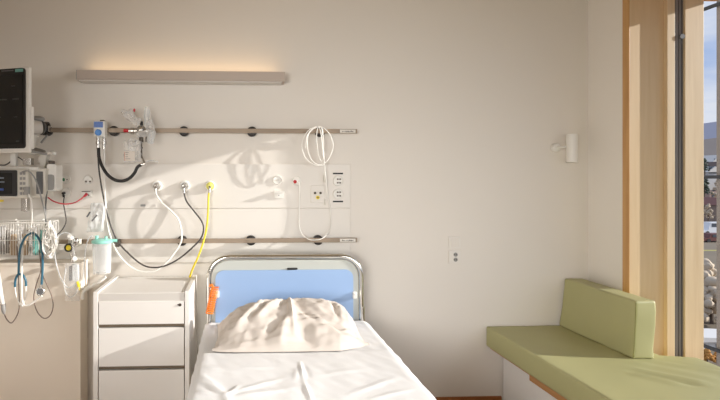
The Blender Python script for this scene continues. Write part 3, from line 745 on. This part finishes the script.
tag(obj('canister_tube', MB().tube(pts([(92, 236, -.15), (89, 238, -.15), (86.5, 245, -.15), (84.5, 260, -.14), (83.5, 276, -.18), (83, 290, -.19)]), .0042), M['clear']), 'clear tube dropping from the mint lid on its left', 'tube')
tag(obj('drain_hose', MB().tube([at(82.5, 299, -.19), at(83, 293, -.19), at(86, 289.5, -.19), at(91, 286.5, -.18), at(99, 282, -.19), at(106, 277, -.19)], [.011, .011, .011, .012, .011, .008], 12), M['whose']), 'thick white bent hose beside the top of the drawer cabinet', 'hose')
# wrapped mask on the panel
t = film_bag('wrapped_mask', 'crumpled clear wrapped mask hanging on the panel above the canister', 'bag', 89, 105, 203, 232, -.07, amp=.02, m='frost', seed=8, skew=.03, thick=.03)
obj('hook', MB().tube([at(94, 204, -.008), at(94, 203, -.05), at(94, 206, -.06)], .003), M['steel'], t)
for (p_, q_) in (((87, 217), (90, 212)), ((92, 221), (97, 215))):
    obj('mark', MB().cyl(at(p_[0], p_[1], -.105), at(q_[0], q_[1], -.108), .005), M['dgrey'], t)

# ================================================================== DRAWER CABINET
YB, YFc = -.04, -.525
xl, xr = -.812, -.282
zt = .868
t = thing('drawer_cabinet', 'white three drawer bedside cabinet standing between wall and bed', 'cabinet', ((xl+xr)/2, (YB+YFc)/2, 0))
obj('side_panel', MB().box((xl, YFc, .06), (xl+.026, YB, zt+.012), .003), M['cab'], t)
obj('side_panel', MB().box((xr-.026, YFc, .06), (xr, YB, zt+.012), .003), M['cab'], t)
obj('back_panel', MB().box((xl+.026, YB-.015, .06), (xr-.026, YB, zt)), M['cab'], t)
obj('top_board', MB().box((xl+.0265, YFc+.006, zt-.050), (xr-.0265, YB-.0155, zt), .002), M['cabedge'], t)
obj('top_surface', MB().box((xl+.0265, YFc+.008, zt), (xr-.0265, YB-.0155, zt+.004), .001), M['cab'], t)
obj('carcass', MB().box((xl+.027, YFc+.03, .07), (xr-.027, YB-.016, zt-.052)), M['gap'], t)
zf = lambda py: at(140, py, YFc).z
for i, (y0, y1) in enumerate(((301.3, 324.3), (328, 366.3), (370.3, 408.5), (412.5, 451))):
    d_ = obj('drawer', MB().box((xl+.030, YFc+.001, zf(y1)), (xr-.030, YFc+.024, zf(y0)), .002), M['cab'], t)
    obj('finger_recess', MB().box((xl+.028, YFc+.014, zf(y1+2.9)), (xr-.028, YFc+.026, zf(y1))), M['gap'], d_)
    if i == 0:
        l = at(180, 304.8, YFc)
        obj('lock', MB().cyl((l.x, YFc+.003, l.z), (l.x, YFc-.004, l.z), .0085).box((l.x-.014, YFc-.002, l.z-.002), (l.x+.002, YFc+.002, l.z+.004)), M['dkmetal'], d_)
obj('plinth', MB().box((xl+.03, YFc+.06, .0), (xr-.03, YB-.03, .07)), M['dgrey'], t)

# ================================================================== HOSPITAL BED
bl, br, zm = -.212, .796, .615
yh, yf_ = -.221, -2.28
t = thing('hospital_bed', 'hospital bed with chrome tube headboard and blue panel, standing against the wall', 'bed', ((bl+br)/2, -1.25, 0))
hy = -.20
L0, R0, T0 = -.194, .766, at(285, 256.6, hy).z
r = .13
tp = [(L0, hy, .35), (L0, hy, T0-r)]
for k in range(1, 7): a_ = math.radians(180-90*k/7); tp.append((L0+r+r*math.cos(a_), hy, T0-r+r*math.sin(a_)))
tp.append((L0+r, hy, T0)); tp.append((R0-r, hy, T0))
for k in range(1, 7): a_ = math.radians(90-90*k/7); tp.append((R0-r+r*math.cos(a_), hy, T0-r+r*math.sin(a_)))
tp += [(R0, hy, T0-r), (R0, hy, .35)]
obj('headboard_tube', MB().tube(tp, .016, 16, 1), M['chrome'], t)
pl = obj('headboard_panel', MB().plate(L0+.02, R0-.02, .42, T0-.02, hy-.006, hy+.008, .11), M['hbgrey'], t)
bz0, bz1 = at(215.5, 400, hy-.01).x, at(353, 400, hy-.01).x
zt2 = at(285, 270, hy-.012).z
obj('blue_panel', MB().plate(bz0, bz1, .45, zt2, hy-.016, hy-.0062, .05), M['blue'], pl)
q = at(292.5, 269, hy-.02)
obj('slot', MB().box((q.x-.032, hy-.02, q.z-.005), (q.x+.032, hy-.0055, q.z+.006), .003), M['black'], pl)
for px, py in ((217, 294), (354.5, 295)):
    q = at(px, py, hy-.02)
    sg = 1 if px > 300 else -1
    obj('bracket', MB().box((q.x-.018 if sg < 0 else q.x-.012, hy-.03, q.z-.022), (q.x+.014, hy-.0062, q.z+.022), .005).cyl((q.x, hy-.02, q.z), (q.x, hy-.045, q.z), .012), M['white'], t)
for px in (363,):
    obj('pole_socket', MB().cyl((R0+.004, hy, .35), (R0+.004, hy, .70), .019), M['chrome'], t)
obj('mattress', MB().box((bl+.01, yf_, zm-.15), (br-.01, yh, zm-.004), .04, 4), M['mattress'], t)
obj('bed_base', MB().box((bl+.02, yf_-.03, zm-.24), (br-.02, yh-.01, zm-.152), .01), M['bedpaint'], t)
obj('side_rail', MB().box((bl-.012, yf_+.3, zm-.30), (bl+.015, yh-.05, zm-.19), .01), M['bedpaint'], t)
obj('side_rail', MB().box((br-.015, yf_+.3, zm-.30), (br+.012, yh-.05, zm-.19), .01), M['bedpaint'], t)
obj('lift_column', MB().box((.1, -1.6, .18), (.48, -1.4, zm-.24), .01).box((.1, -.9, .18), (.48, -.7, zm-.24), .01), M['bedpaint'], t)
obj('under_frame', MB().box((bl+.08, -2.1, .13), (br-.08, -.4, .18), .01), M['bedpaint'], t)
for x in (bl+.12, br-.12):
    for y in (-2.02, -.48):
        lg = obj('leg', MB().cyl((x, y, .13), (x, y, .09), .02), M['steel'], t)
        obj('caster', MB().cyl((x-.016, y, .062), (x+.016, y, .062), .062, seg=24), M['dgrey'], lg)
obj('footboard', MB().box((bl+.03, yf_-.07, .40), (br-.03, yf_-.035, zm+.02), .012), M['blue'], t)
# bed sheet: draped cloth with folds
folds = [((.290, -.93), (.277, -1.16), .012, .009), ((.277, -1.16), (.285, -1.40), .012, .010), ((.30, -.95), (.31, -1.15), -.006, .012), ((.262, -1.02), (.24, -1.16), .006, .014),
         ((-.063, -1.28), (.22, -1.10), .008, .016), ((-.063, -1.28), (-.20, -1.02), .012, .022), ((-.063, -1.28), (-.19, -1.12), .012, .016), ((-.07, -1.30), (-.21, -1.22), .012, .018),
         ((-.05, -1.31), (.25, -1.22), .007, .02), ((-.06, -1.30), (-.02, -1.5), .014, .02), ((-.2, -.95), (.0, -1.05), .006, .02), ((.32, -1.1), (.62, -1.02), .005, .02),
         ((.45, -1.3), (.72, -1.12), .007, .018), ((.5, -1.36), (.75, -1.25), .006, .014), ((.02, -.98), (.16, -1.0), .004, .012), ((-.21, -1.4), (.02, -1.36), .009, .018), ((-.05, -1.29), (.0, -1.18), .010, .012)]
def seg_d(p, a, b):
    a = Vector(a); b = Vector(b); ab = b-a
    k = max(0, min(1, (p-a).dot(ab)/ab.length_squared))
    return (p-(a+ab*k)).length, k
def sheet_z(x, y):
    p = Vector((x, y)); z = 0
    for a, b, h, w in folds:
        d_, k = seg_d(p, a, b)
        z += .6*h*math.exp(-(d_/w)**2)*math.sin(math.pi*min(1, max(.12, k*.9+.1)))
    z += .0035*noise.noise(Vector((x*7, y*5, 1.3)))+.0022*noise.noise(Vector((x*19+y*9, y*11, 4)))
    if y < -.78: z += .0035
    return z
sb = MB()
nx, ny = 200, 250
W = br-bl; drop = .16
def sheet(u, v):
    y = yh+(yf_-yh)*v
    sarc = u*(W+2*drop)-drop
    if sarc < 0: x, zz = bl, sarc
    elif sarc > W: x, zz = br, -(sarc-W)
    else: x, zz = bl+sarc, 0
    rr = .035
    e = min(sarc, W-sarc)
    if 0 <= e < rr: zz -= (rr-e)**2/rr*.35
    if e < 0:
        wv = .010*noise.noise(Vector((y*9, sarc*8, 3)))+.006
        x += -abs(wv) if sarc < 0 else abs(wv)
        zz -= rr*.35
        return (x, y, zm+zz)
    fade = min(1, e/.05)
    return (x, y, zm+.003+zz+sheet_z(x, y)*fade)
sb.grid(sheet, nx, ny)
tag(obj('bed_sheet', sb, M['sheet']), 'white creased cotton sheet spread over the hospital bed mattress', 'bed sheet')
# pillow
pcx, phw = .268, .412
prof_u = [(-1, 0), (-.92, .05), (-.8, .105), (-.65, .15), (-.4, .185), (-.15, .205), (.1, .207), (.5, .2), (.7, .178), (.8, .15), (.88, .105), (.95, .05), (1, 0)]
prof_v = [(-1, 0), (-.93, .14), (-.8, .27), (-.6, .47), (-.3, .74), (0, .92), (.25, 1), (.5, .94), (.75, .72), (.92, .38), (1, 0)]
def interp(tb, x):
    for (a, b), (c, d_) in zip(tb, tb[1:]):
        if x <= c:
            k = (x-a)/(c-a); k = k*k*(3-2*k)*.5+k*.5
            return b+(d_-b)*k
    return tb[-1][1]
def pfold(u, v):
    du, dv = u-.0, v-.35
    a_ = math.atan2(du, -dv); r_ = math.hypot(du, dv)
    f = noise.noise(Vector((a_*3.0+5.1, r_*.7, 2.2)))*1.0+.75*(1-2*abs(noise.noise(Vector((a_*4.5+1.7, r_*.9, 7.7)))))
    w = min(1, r_*1.0)*max(0, 1-r_*.25)
    z = .017*f*w
    # sharp creases
    for (a, b, h, wd) in (((.03, .45), (.04, -.75), .010, .03), ((-.1, .2), (-.55, -.55), .014, .055), ((-.28, .25), (-.8, -.6), .014, .055), ((.1, .1), (.36, -.55), -.014, .06), ((.36, -.5), (.75, -.62), -.010, .05), ((-.0, -.1), (-.3, -.7), -.014, .06), ((-.45, .2), (-.7, -.15), -.012, .06), ((.62, .4), (.66, -.3), -.014, .035), ((.2, .2), (.55, -.3), .008, .06), ((.1, -.45), (.6, -.5), .008, .04)):
        d_, k = seg_d(Vector((u, v)), a, b)
        z += h*math.exp(-(d_/wd)**2)*math.sin(math.pi*(k*.85+.1))
    z += .004*noise.noise(Vector((u*9, v*9, 3)))
    return z
pm = MB()
def pil(u, v, top):
    U, V = 2*u-1, 2*v-1
    # pinch: sides bow in a little, corners stay out
    x = pcx+phw*U*(1-.05*(1-V*V)*abs(U)**3)
    y = -.555+.235*V*(1+.03*(1-U*U))
    y += .012*noise.noise(Vector((u*6, v*3, 1)))*(1-abs(V))
    if V < 0: y += .06*max(0, (U-.6)/.4)*-V
    h = interp(prof_u, U)*interp(prof_v, V)
    edge = min(1, h/.05)
    if top:
        z = .92*h+1.9*pfold(U, V)*edge
        y -= .012*noise.noise(Vector((U*5, V*4, 8)))*edge
    else: z = .0
    flare = (abs(U)**10)*(.010*noise.noise(Vector((V*5, U, 2)))+.008)
    return (x, y, zm+.012+max(0, z)+flare)
pm.grid(lambda u, v: pil(u, v, True), 110, 80)
pm.grid(lambda u, v: pil(u, v, False), 20, 14)
tag(obj('pillow', pm, M['pillow']), 'crumpled cream white pillow at the head of the bed', 'pillow')
# orange coiled cord on the headboard
hx = []
q0, q1 = at(215, 287, hy-.03), at(209.5, 313, hy-.03)
n = 14*12
for k in range(n+1):
    a_ = 2*math.pi*k/12; f_ = k/n
    c0 = q0+(q1-q0)*f_
    hx.append(c0+Vector((.022*math.cos(a_), .014*math.sin(a_)-.012, 0)))
t = thing('spiral_cable', 'bright orange spiral cord hanging on the left headboard tube', 'cord', q1)
obj('coil', MB().tube(hx, .0038, 6, 1), M['orange'], t)
obj('hanger', MB().tube([q0+Vector((-.01, -.012, -.005)), q0+Vector((-.02, .0, .015)), q0+Vector((-.034, .018, .0))], .006), M['orange'], t)

# ================================================================== WINDOW BENCH
XB = 1.664
ze, zs = .375, .51
t = thing('window_bench', 'white window bench base with oak edge and oak drawer pull', 'bench', (2.05, -1.6, 0))
obj('carcass', MB().box((1.782, -3.6, 0), (XR-.016, -.016, ze-.0165), .002), M['bench'], t)
obj('top_board', MB().box((XB+.026, -3.6, ze-.016), (XR-.016, -.016, ze-.001), .002), M['oak'], t)
for y0, y1 in ((-.43, -1.35), (-1.36, -2.2), (-2.21, -3.1)):
    d_ = obj('drawer', MB().box((1.764, y1, .05), (1.781, y0, ze-.03), .002), M['bench'], t)
    obj('pull', MB().box((1.705, y1+.15, ze-.058), (1.765, y0-.02, ze-.0225), .004), M['oak'], d_)
def soft_box(lo, hi, bev, amp, seed, sub=.03):
    mb = MB()
    lo = Vector(lo); hi = Vector(hi)
    bm = mb.bm
    bmesh.ops.create_cube(bm, size=1, matrix=Matrix.Translation((lo+hi)/2) @ Matrix.Diagonal(tuple(hi-lo)+(1,)))
    bmesh.ops.bevel(bm, geom=bm.edges[:], offset=bev, segments=3, affect='EDGES', profile=.6)
    return mb
def cuts(bm, lo, hi, axis, step):
    k = lo+step
    while k < hi-step*.5:
        co = Vector((0, 0, 0)); no = Vector((0, 0, 0)); co[axis] = k; no[axis] = 1
        bmesh.ops.bisect_plane(bm, geom=bm.verts[:]+bm.edges[:]+bm.faces[:], plane_co=co, plane_no=no)
        k += step
# seat cushion, with a wider part reaching into the window niche
ms = MB(); bm = ms.bm
poly = [(XB, -.012), (2.374, -.012), (2.374, -.60), (2.55, -.645), (2.55, -3.6), (XB, -3.6)]
ms.prism([(x, y, ze+.001) for x, y in poly], (0, 0, zs-ze-.001))
bmesh.ops.recalc_face_normals(bm, faces=bm.faces[:])
bmesh.ops.bevel(bm, geom=[e for e in bm.edges if e.calc_face_angle(0) > .5], offset=.014, segments=3, affect='EDGES', profile=.6)
cuts(bm, XB+.02, 2.53, 0, .03); cuts(bm, -1.5, -.03, 1, .03)
cre = [((2.20, -.63), (2.52, -.86), -.009, .012), ((2.22, -.65), (2.53, -.91), .008, .018), ((2.06, -.80), (2.26, -.98), .007, .02), ((2.04, -.84), (2.2, -1.0), -.008, .016), ((2.02, -.87), (2.12, -.98), .010, .02), ((2.15, -.72), (2.35, -.95), .004, .03)]
for v in bm.verts:
    if v.co.z > zs-.002:
        p = Vector((v.co.x, v.co.y)); dz = 0
        for a, b, h, w in cre:
            d_, k = seg_d(p, a, b); dz += 1.15*h*math.exp(-(d_/w)**2)
        v.co.z += dz+.004*noise.noise(Vector((v.co.x*4, v.co.y*4, 2)))
tag(obj('seat_cushion', ms, M['green']), 'long olive green seat cushion lying on the window bench', 'cushion')
# leaning back cushion
A0, A1 = Vector((2.165, -.02, zs)), Vector((2.168, -.66, zs))
t_ = MB()
bm = t_.bm
hh = .32; th_ = .122
bmesh.ops.create_cube(bm, size=1, matrix=Matrix.Translation((0, 0, 0)))
def loc_pt(co):
    u, v, w = co.x+.5, co.y+.5, co.z+.5    # thickness, length (0 = camera end), height
    p = A1.lerp(A0, v); lean = .014+.032*v
    return Vector((p.x+u*th_+w*lean, p.y, p.z+w*hh))
for v in bm.verts: v.co = loc_pt(v.co)
bmesh.ops.bevel(bm, geom=bm.edges[:], offset=.014, segments=3, affect='EDGES', profile=.6)
cuts(bm, -.65, -.03, 1, .04); cuts(bm, zs+.02, zs+.32, 2, .04); cuts(bm, 2.2, 2.35, 0, .03)
for v in bm.verts:
    n_ = noise.noise(v.co*6)*.006+noise.noise(v.co*17)*.003
    v.co += Vector((-n_, n_, 0))
t = thing('back_cushion', 'olive green block cushion leaning on the wall at bench corner', 'cushion', (2.26, -.32, zs))
obj('cushion_body', t_, M['green'], t)
e0, e1 = loc_pt(Vector((-.47, -.5, -.47))), loc_pt(Vector((-.47, -.5, .47)))
obj('piping', MB().tube([e0+Vector((0, -.001, 0)), e0.lerp(e1, .5)+Vector((.002, -.002, 0)), e1+Vector((0, -.001, 0))], .0035), M['greend'], t)

# ================================================================== OUTSIDE
rl = thing('balcony_railing', 'dark steel railing bars and a grey post outside the window', 'railing', (3.3, -.1, 0))
def yat(px, X):
    t = (px-CX)/F
    return X*(c_-t*s_)/(t*c_+s_)-D
yp = yat(716.2, 3.27)
obj('post', MB().box((3.27, yp-.10, -.4), (3.32, yp, 3.0), .004), M['dkpost'] if 'dkpost' in M else mat('post_paint', (128, 118, 108), .6), rl)
mrail = mat('rail_paint', (52, 50, 48), .6)
dd = 3.3*s_+(yat(710, 3.3)+D)*c_
for py, th2 in ((9.5, .013), (177, .012), (345.5, .013)):
    z = H-(py-CY)/F*dd
    obj('bar', MB().cyl((3.255, yp-.10, z), (3.255, .6, z), th2), mrail, rl)
obj('end_post', MB().box((3.24, .58, -.4), (3.29, .63, 3.0)), mrail, rl)
# ground, hills
mg = mat('winter_field', (122, 108, 88), .95, var=.25, scale=.15)
struct('ground', MB().box((6, -150, -8.5), (420, 420, -8)), mg, label='brown winter ground below the building')
mv = mat('grass_verge', (170, 160, 84), .95, var=.1, scale=.3)
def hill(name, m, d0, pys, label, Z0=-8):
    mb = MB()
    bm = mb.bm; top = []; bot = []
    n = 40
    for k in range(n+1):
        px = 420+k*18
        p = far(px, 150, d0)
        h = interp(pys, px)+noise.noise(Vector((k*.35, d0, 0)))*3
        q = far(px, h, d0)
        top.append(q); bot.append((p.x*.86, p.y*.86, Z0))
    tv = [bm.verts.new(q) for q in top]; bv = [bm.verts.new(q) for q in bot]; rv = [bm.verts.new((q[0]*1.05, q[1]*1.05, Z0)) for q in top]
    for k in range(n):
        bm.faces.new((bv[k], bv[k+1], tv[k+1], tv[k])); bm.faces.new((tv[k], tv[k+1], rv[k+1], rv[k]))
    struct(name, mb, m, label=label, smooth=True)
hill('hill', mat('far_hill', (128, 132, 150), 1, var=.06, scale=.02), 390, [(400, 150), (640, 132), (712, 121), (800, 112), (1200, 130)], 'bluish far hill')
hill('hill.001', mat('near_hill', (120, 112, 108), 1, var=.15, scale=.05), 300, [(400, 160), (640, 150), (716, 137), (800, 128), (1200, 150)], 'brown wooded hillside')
struct('ground.001', MB().prism([far(660, 243.5, 75.3), far(790, 243.5, 75.3), far(790, 251, 67.0), far(660, 251, 67.0)], (0, 0, .02)), mv, label='yellowish grass verge')
mhw = mat('house_render', (226, 220, 210), .9); mrf = mat('house_roof', (110, 92, 84), .9); mwi = mat('house_window', (80, 84, 92), .3)
mrs = mat('house_roof_snow', (214, 208, 200), .9)
def house(px, py_base, d, w, dp, h, rh, label, mw_, mr_):
    b = far(px, py_base, d)
    t = thing('house', label, 'house', b, 'distant houses through the window')
    x0, x1, y0, y1 = b.x-w/2, b.x+w/2, b.y-dp/2, b.y+dp/2
    obj('wall', MB().box((x0, y0, b.z-3), (x1, y1, b.z+h)), mw_, t, smooth=False)
    e = .4
    obj('roof', MB().prism([(x0-e, y0-e, b.z+h-.1), (x1+e, y0-e, b.z+h-.1), ((x0+x1)/2, y0-e, b.z+h+rh)], (0, dp+2*e, 0)), mr_, t, smooth=False)
    for k in range(2):
        for j in range(3):
            x = x0+w*(.2+.3*j); z = b.z+.8+k*h*.48
            obj('window', MB().box((x-.4, y0-.06, z), (x+.4, y0, z+1.1)), mwi, t, smooth=False)
    obj('chimney', MB().box((x0+w*.7, b.y-.3, b.z+h+rh*.3), (x0+w*.7+.6, b.y+.3, b.z+h+rh*.95)), mr_, t, smooth=False)
house(709, 168, 150, 5, 7, 1.6, 2.2, 'white gabled house highest on the hillside, through the window', mhw, mrs)
house(714, 175, 135, 5.5, 6, 1.8, 1.8, 'white house with brown roof lower on the hillside', mhw, mrf)
house(706, 177, 116, 3, 4, 1.2, 1.2, 'small grey house just above the middle railing bar', mat('house_grey', (196, 194, 192), .9), mrs)
house(710, 200, 124, 5, 5, 3.0, 1.6, 'pinkish house below the middle railing bar', mat('house_pink', (178, 150, 140), .9), mrf)
house(717, 212, 100, 5, 5, 1.6, 1.3, 'dull red roofed house in front of the pinkish one', mat('house_brown', (150, 132, 120), .9), mat('house_roof_red', (138, 96, 86), .9))
# trees and bushes
mtr = mat('tree_bark', (98, 82, 70), .9); mlf = mat('conifer_leaf', (84, 92, 76), .9, var=.3, scale=.8); mor = mat('autumn_leaf', (196, 140, 70), .9, var=.3, scale=3)
mgb = mat('twig_brown', (196, 178, 154), .95, var=.2, scale=2)
def tree(px, py, d, h, label, m_, wide=.35, name='tree'):
    b = far(px, py, d)
    t = thing(name, label, 'tree', b, 'trees outside the window')
    obj('trunk', MB().tube([b+Vector((0, 0, -1)), b+Vector((.02*h, 0, h*.4)), b+Vector((0, 0, h*.9))], [h*.04, h*.03, h*.01], 6, 2), mtr, t)
    mb = MB()
    for k in range(60):
        f_ = random.random()
        rr = wide*h*(1-f_)**.7*random.random()**.5
        a_ = random.random()*6.283
        c = b+Vector((rr*math.cos(a_), rr*math.sin(a_), h*(.2+.8*f_)))
        mb.sph(c, h*(.06 if name == 'tree' else .11)*random.uniform(.6, 1.3), (1, 1, .8), 6)
    for v in mb.bm.verts: v.co += Vector(noise.noise_vector(v.co*(4/h)*2))*h*.03
    obj('crown', mb, m_, t)
for args in ((704.5, 174.5, 105, 3.4, 'dark conifer beside the hillside houses', mlf), (704, 198, 106, 4.5, 'grey-green tree left of the pinkish house', mlf),
             (719, 206, 112, 6, 'bare brown tree behind the red roofed house', mgb), (708, 222, 96, 3.4, 'brown bush beside the white van', mgb)): tree(*args)
tree(711, 326, 33, 3.0, 'brown twiggy bush on the slope behind the white shed', mgb, .6, 'bush')
tree(704, 310, 38, 3.6, 'tall brown twiggy bush near the window frame', mgb, .5, 'bush')
for px, py, l in ((707, 364, 'orange autumn bush below the lowest railing bar, by the window frame'), (719, 366, 'orange autumn bush in front of the white shed')):
    tree(px, py, 25.5, .75, l, mor, .5, 'autumn_bush')
# white shed, van and car
b = far(709, 346, 29)
t = thing('shed', 'white flat roofed shed just above the lowest railing bar', 'shed', b)
obj('wall', MB().box((b.x-1.6, b.y-.8, b.z-.6), (b.x+1.6, b.y+.8, b.z+.55)), mat('shed_white', (228, 224, 218), .8), t, smooth=False)
obj('roof', MB().prism([(b.x-1.8, b.y-1, b.z+.55), (b.x+1.8, b.y-1, b.z+.55), (b.x+1.8, b.y-1, b.z+.66), (b.x-1.8, b.y-1, b.z+.85)], (0, 2, 0)), mat('shed_roof', (214, 210, 204), .8), t, smooth=False)
obj('door', MB().box((b.x-.4, b.y-.84, b.z-.6), (b.x+.2, b.y-.8, b.z+.4)), M['grey'], t, smooth=False)
def car(px, py, d, L, hgt, label, m_, name):
    b = far(px, py, d)
    t = thing(name, label, 'vehicle', b, None)
    pr = [(0, .25), (0, .65), (.22*L, .72), (.32*L, hgt), (.9*L, hgt), (L, .8), (L, .25)]
    obj('body', MB().prism([(b.x-L/2+x, b.y-.8, b.z+z) for x, z in pr], (0, 1.6, 0)), m_, t, smooth=False)
    obj('window', MB().box((b.x-L/2+.36*L, b.y-.83, b.z+hgt*.62), (b.x-L/2+.85*L, b.y-.8, b.z+hgt*.92)), mwi, t, smooth=False)
    for k in (.2, .8):
        obj('wheel', MB().cyl((b.x-L/2+k*L, b.y-.85, b.z+.3), (b.x-L/2+k*L, b.y-.6, b.z+.3), .3, seg=14), M['black'], t)
car(711, 234, 88, 4.6, 2.1, 'white van parked beyond the grass verge', mat('van_white', (235, 235, 235), .4), 'van')
car(711, 242, 77, 3.8, 1.35, 'dark red car on the road in front of the white van', mat('car_red', (110, 62, 56), .4), 'car')

# ================================================================== LIGHT
sd = bpy.data.lights.new('sun', 'SUN'); sd.energy = 5.9; sd.angle = math.radians(.6); sd.color = (1, .975, .94)
so = bpy.data.objects.new('sun', sd); C.objects.link(so)
so.rotation_euler = Vector((-1, .176, -.31)).to_track_quat('-Z', 'Y').to_euler()
so.location = (8, -3, 5)
def area(name, loc, tgt, sx, sy, e, col):
    l = bpy.data.lights.new(name, 'AREA'); l.shape = 'RECTANGLE'; l.size = sx; l.size_y = sy; l.energy = e; l.color = col
    o = bpy.data.objects.new(name, l); C.objects.link(o); o.location = loc
    o.rotation_euler = (Vector(tgt)-Vector(loc)).to_track_quat('-Z', 'Y').to_euler()
    return o
area('ceiling_fill', (.2, -4.4, 2.9), (.2, -4.0, 0), 2.4, 1.4, 8, (1, .86, .66))  # added warm fill under the ceiling behind the camera, no real fixture
cl_ = area('bed_fill', (.2, -1.7, 2.92), (.2, -1.65, 0), 1.0, .6, 2.2, (1, .98, .95)); cl_.data.spread = math.radians(62)  # fill added overhead to brighten the bed sheet, no lamp hangs there
rl_ = area('room_fill', (-1.3, -5.2, 1.5), (.9, 0, .95), 1.8, 1.2, 16, (1, .985, .96)); rl_.data.spread = math.radians(60)  # unseen fill added behind the camera to raise the general room level
sl_ = area('side_fill', (2.25, -3.5, 1.5), (-.4, 0, .95), 1.8, 1.4, 9.5, (.97, .985, 1)); sl_.data.spread = math.radians(80)  # fill added at the window side to light the back wall from the right
area('lamp_uplight', ((at(77, 75, -.11).x+at(285, 78, -.11).x)/2, -.06, ztop+.012 if False else at(180, 71, -.11).z+.012), ((at(77, 75, -.11).x+at(285, 78, -.11).x)/2, -.02, 3), 1.2, .05, .42, (1, .72, .42))
w = bpy.data.worlds.new('sky'); bpy.context.scene.world = w; w.use_nodes = True
nt = w.node_tree; bg = nt.nodes['Background']
tc = nt.nodes.new('ShaderNodeTexCoord'); mp = nt.nodes.new('ShaderNodeMapping'); mp.inputs['Scale'].default_value = (2, 2, 7)
nz = nt.nodes.new('ShaderNodeTexNoise'); nz.inputs['Scale'].default_value = 2.4; nz.inputs['Detail'].default_value = 5
rp = nt.nodes.new('ShaderNodeValToRGB')
rp.color_ramp.elements[0].position = .38; rp.color_ramp.elements[0].color = rgb(160, 184, 226)
rp.color_ramp.elements[1].position = .66; rp.color_ramp.elements[1].color = rgb(220, 226, 238)
nt.links.new(tc.outputs['Generated'], mp.inputs['Vector']); nt.links.new(mp.outputs['Vector'], nz.inputs['Vector'])
nt.links.new(nz.outputs['Fac'], rp.inputs['Fac']); nt.links.new(rp.outputs['Color'], bg.inputs['Color'])
bg.inputs['Strength'].default_value = 1.0

# ================================================================== CAMERA
cd = bpy.data.cameras.new('camera'); cd.sensor_fit = 'HORIZONTAL'; cd.sensor_width = 36; cd.lens = F/720*36
cd.shift_x = (360-CX)/720; cd.shift_y = -(200-CY)/720; cd.clip_start = .05; cd.clip_end = 2000
co_ = bpy.data.objects.new('camera', cd); C.objects.link(co_)
co_.location = (0, -D, H)
co_.rotation_euler = (math.radians(90), 0, -TH)
bpy.context.scene.camera = co_
vs = bpy.context.scene.view_settings
vs.view_transform = 'Standard'; vs.look = 'None'; vs.exposure = 0; vs.gamma = 1
bpy.context.scene.cycles.use_denoising = True
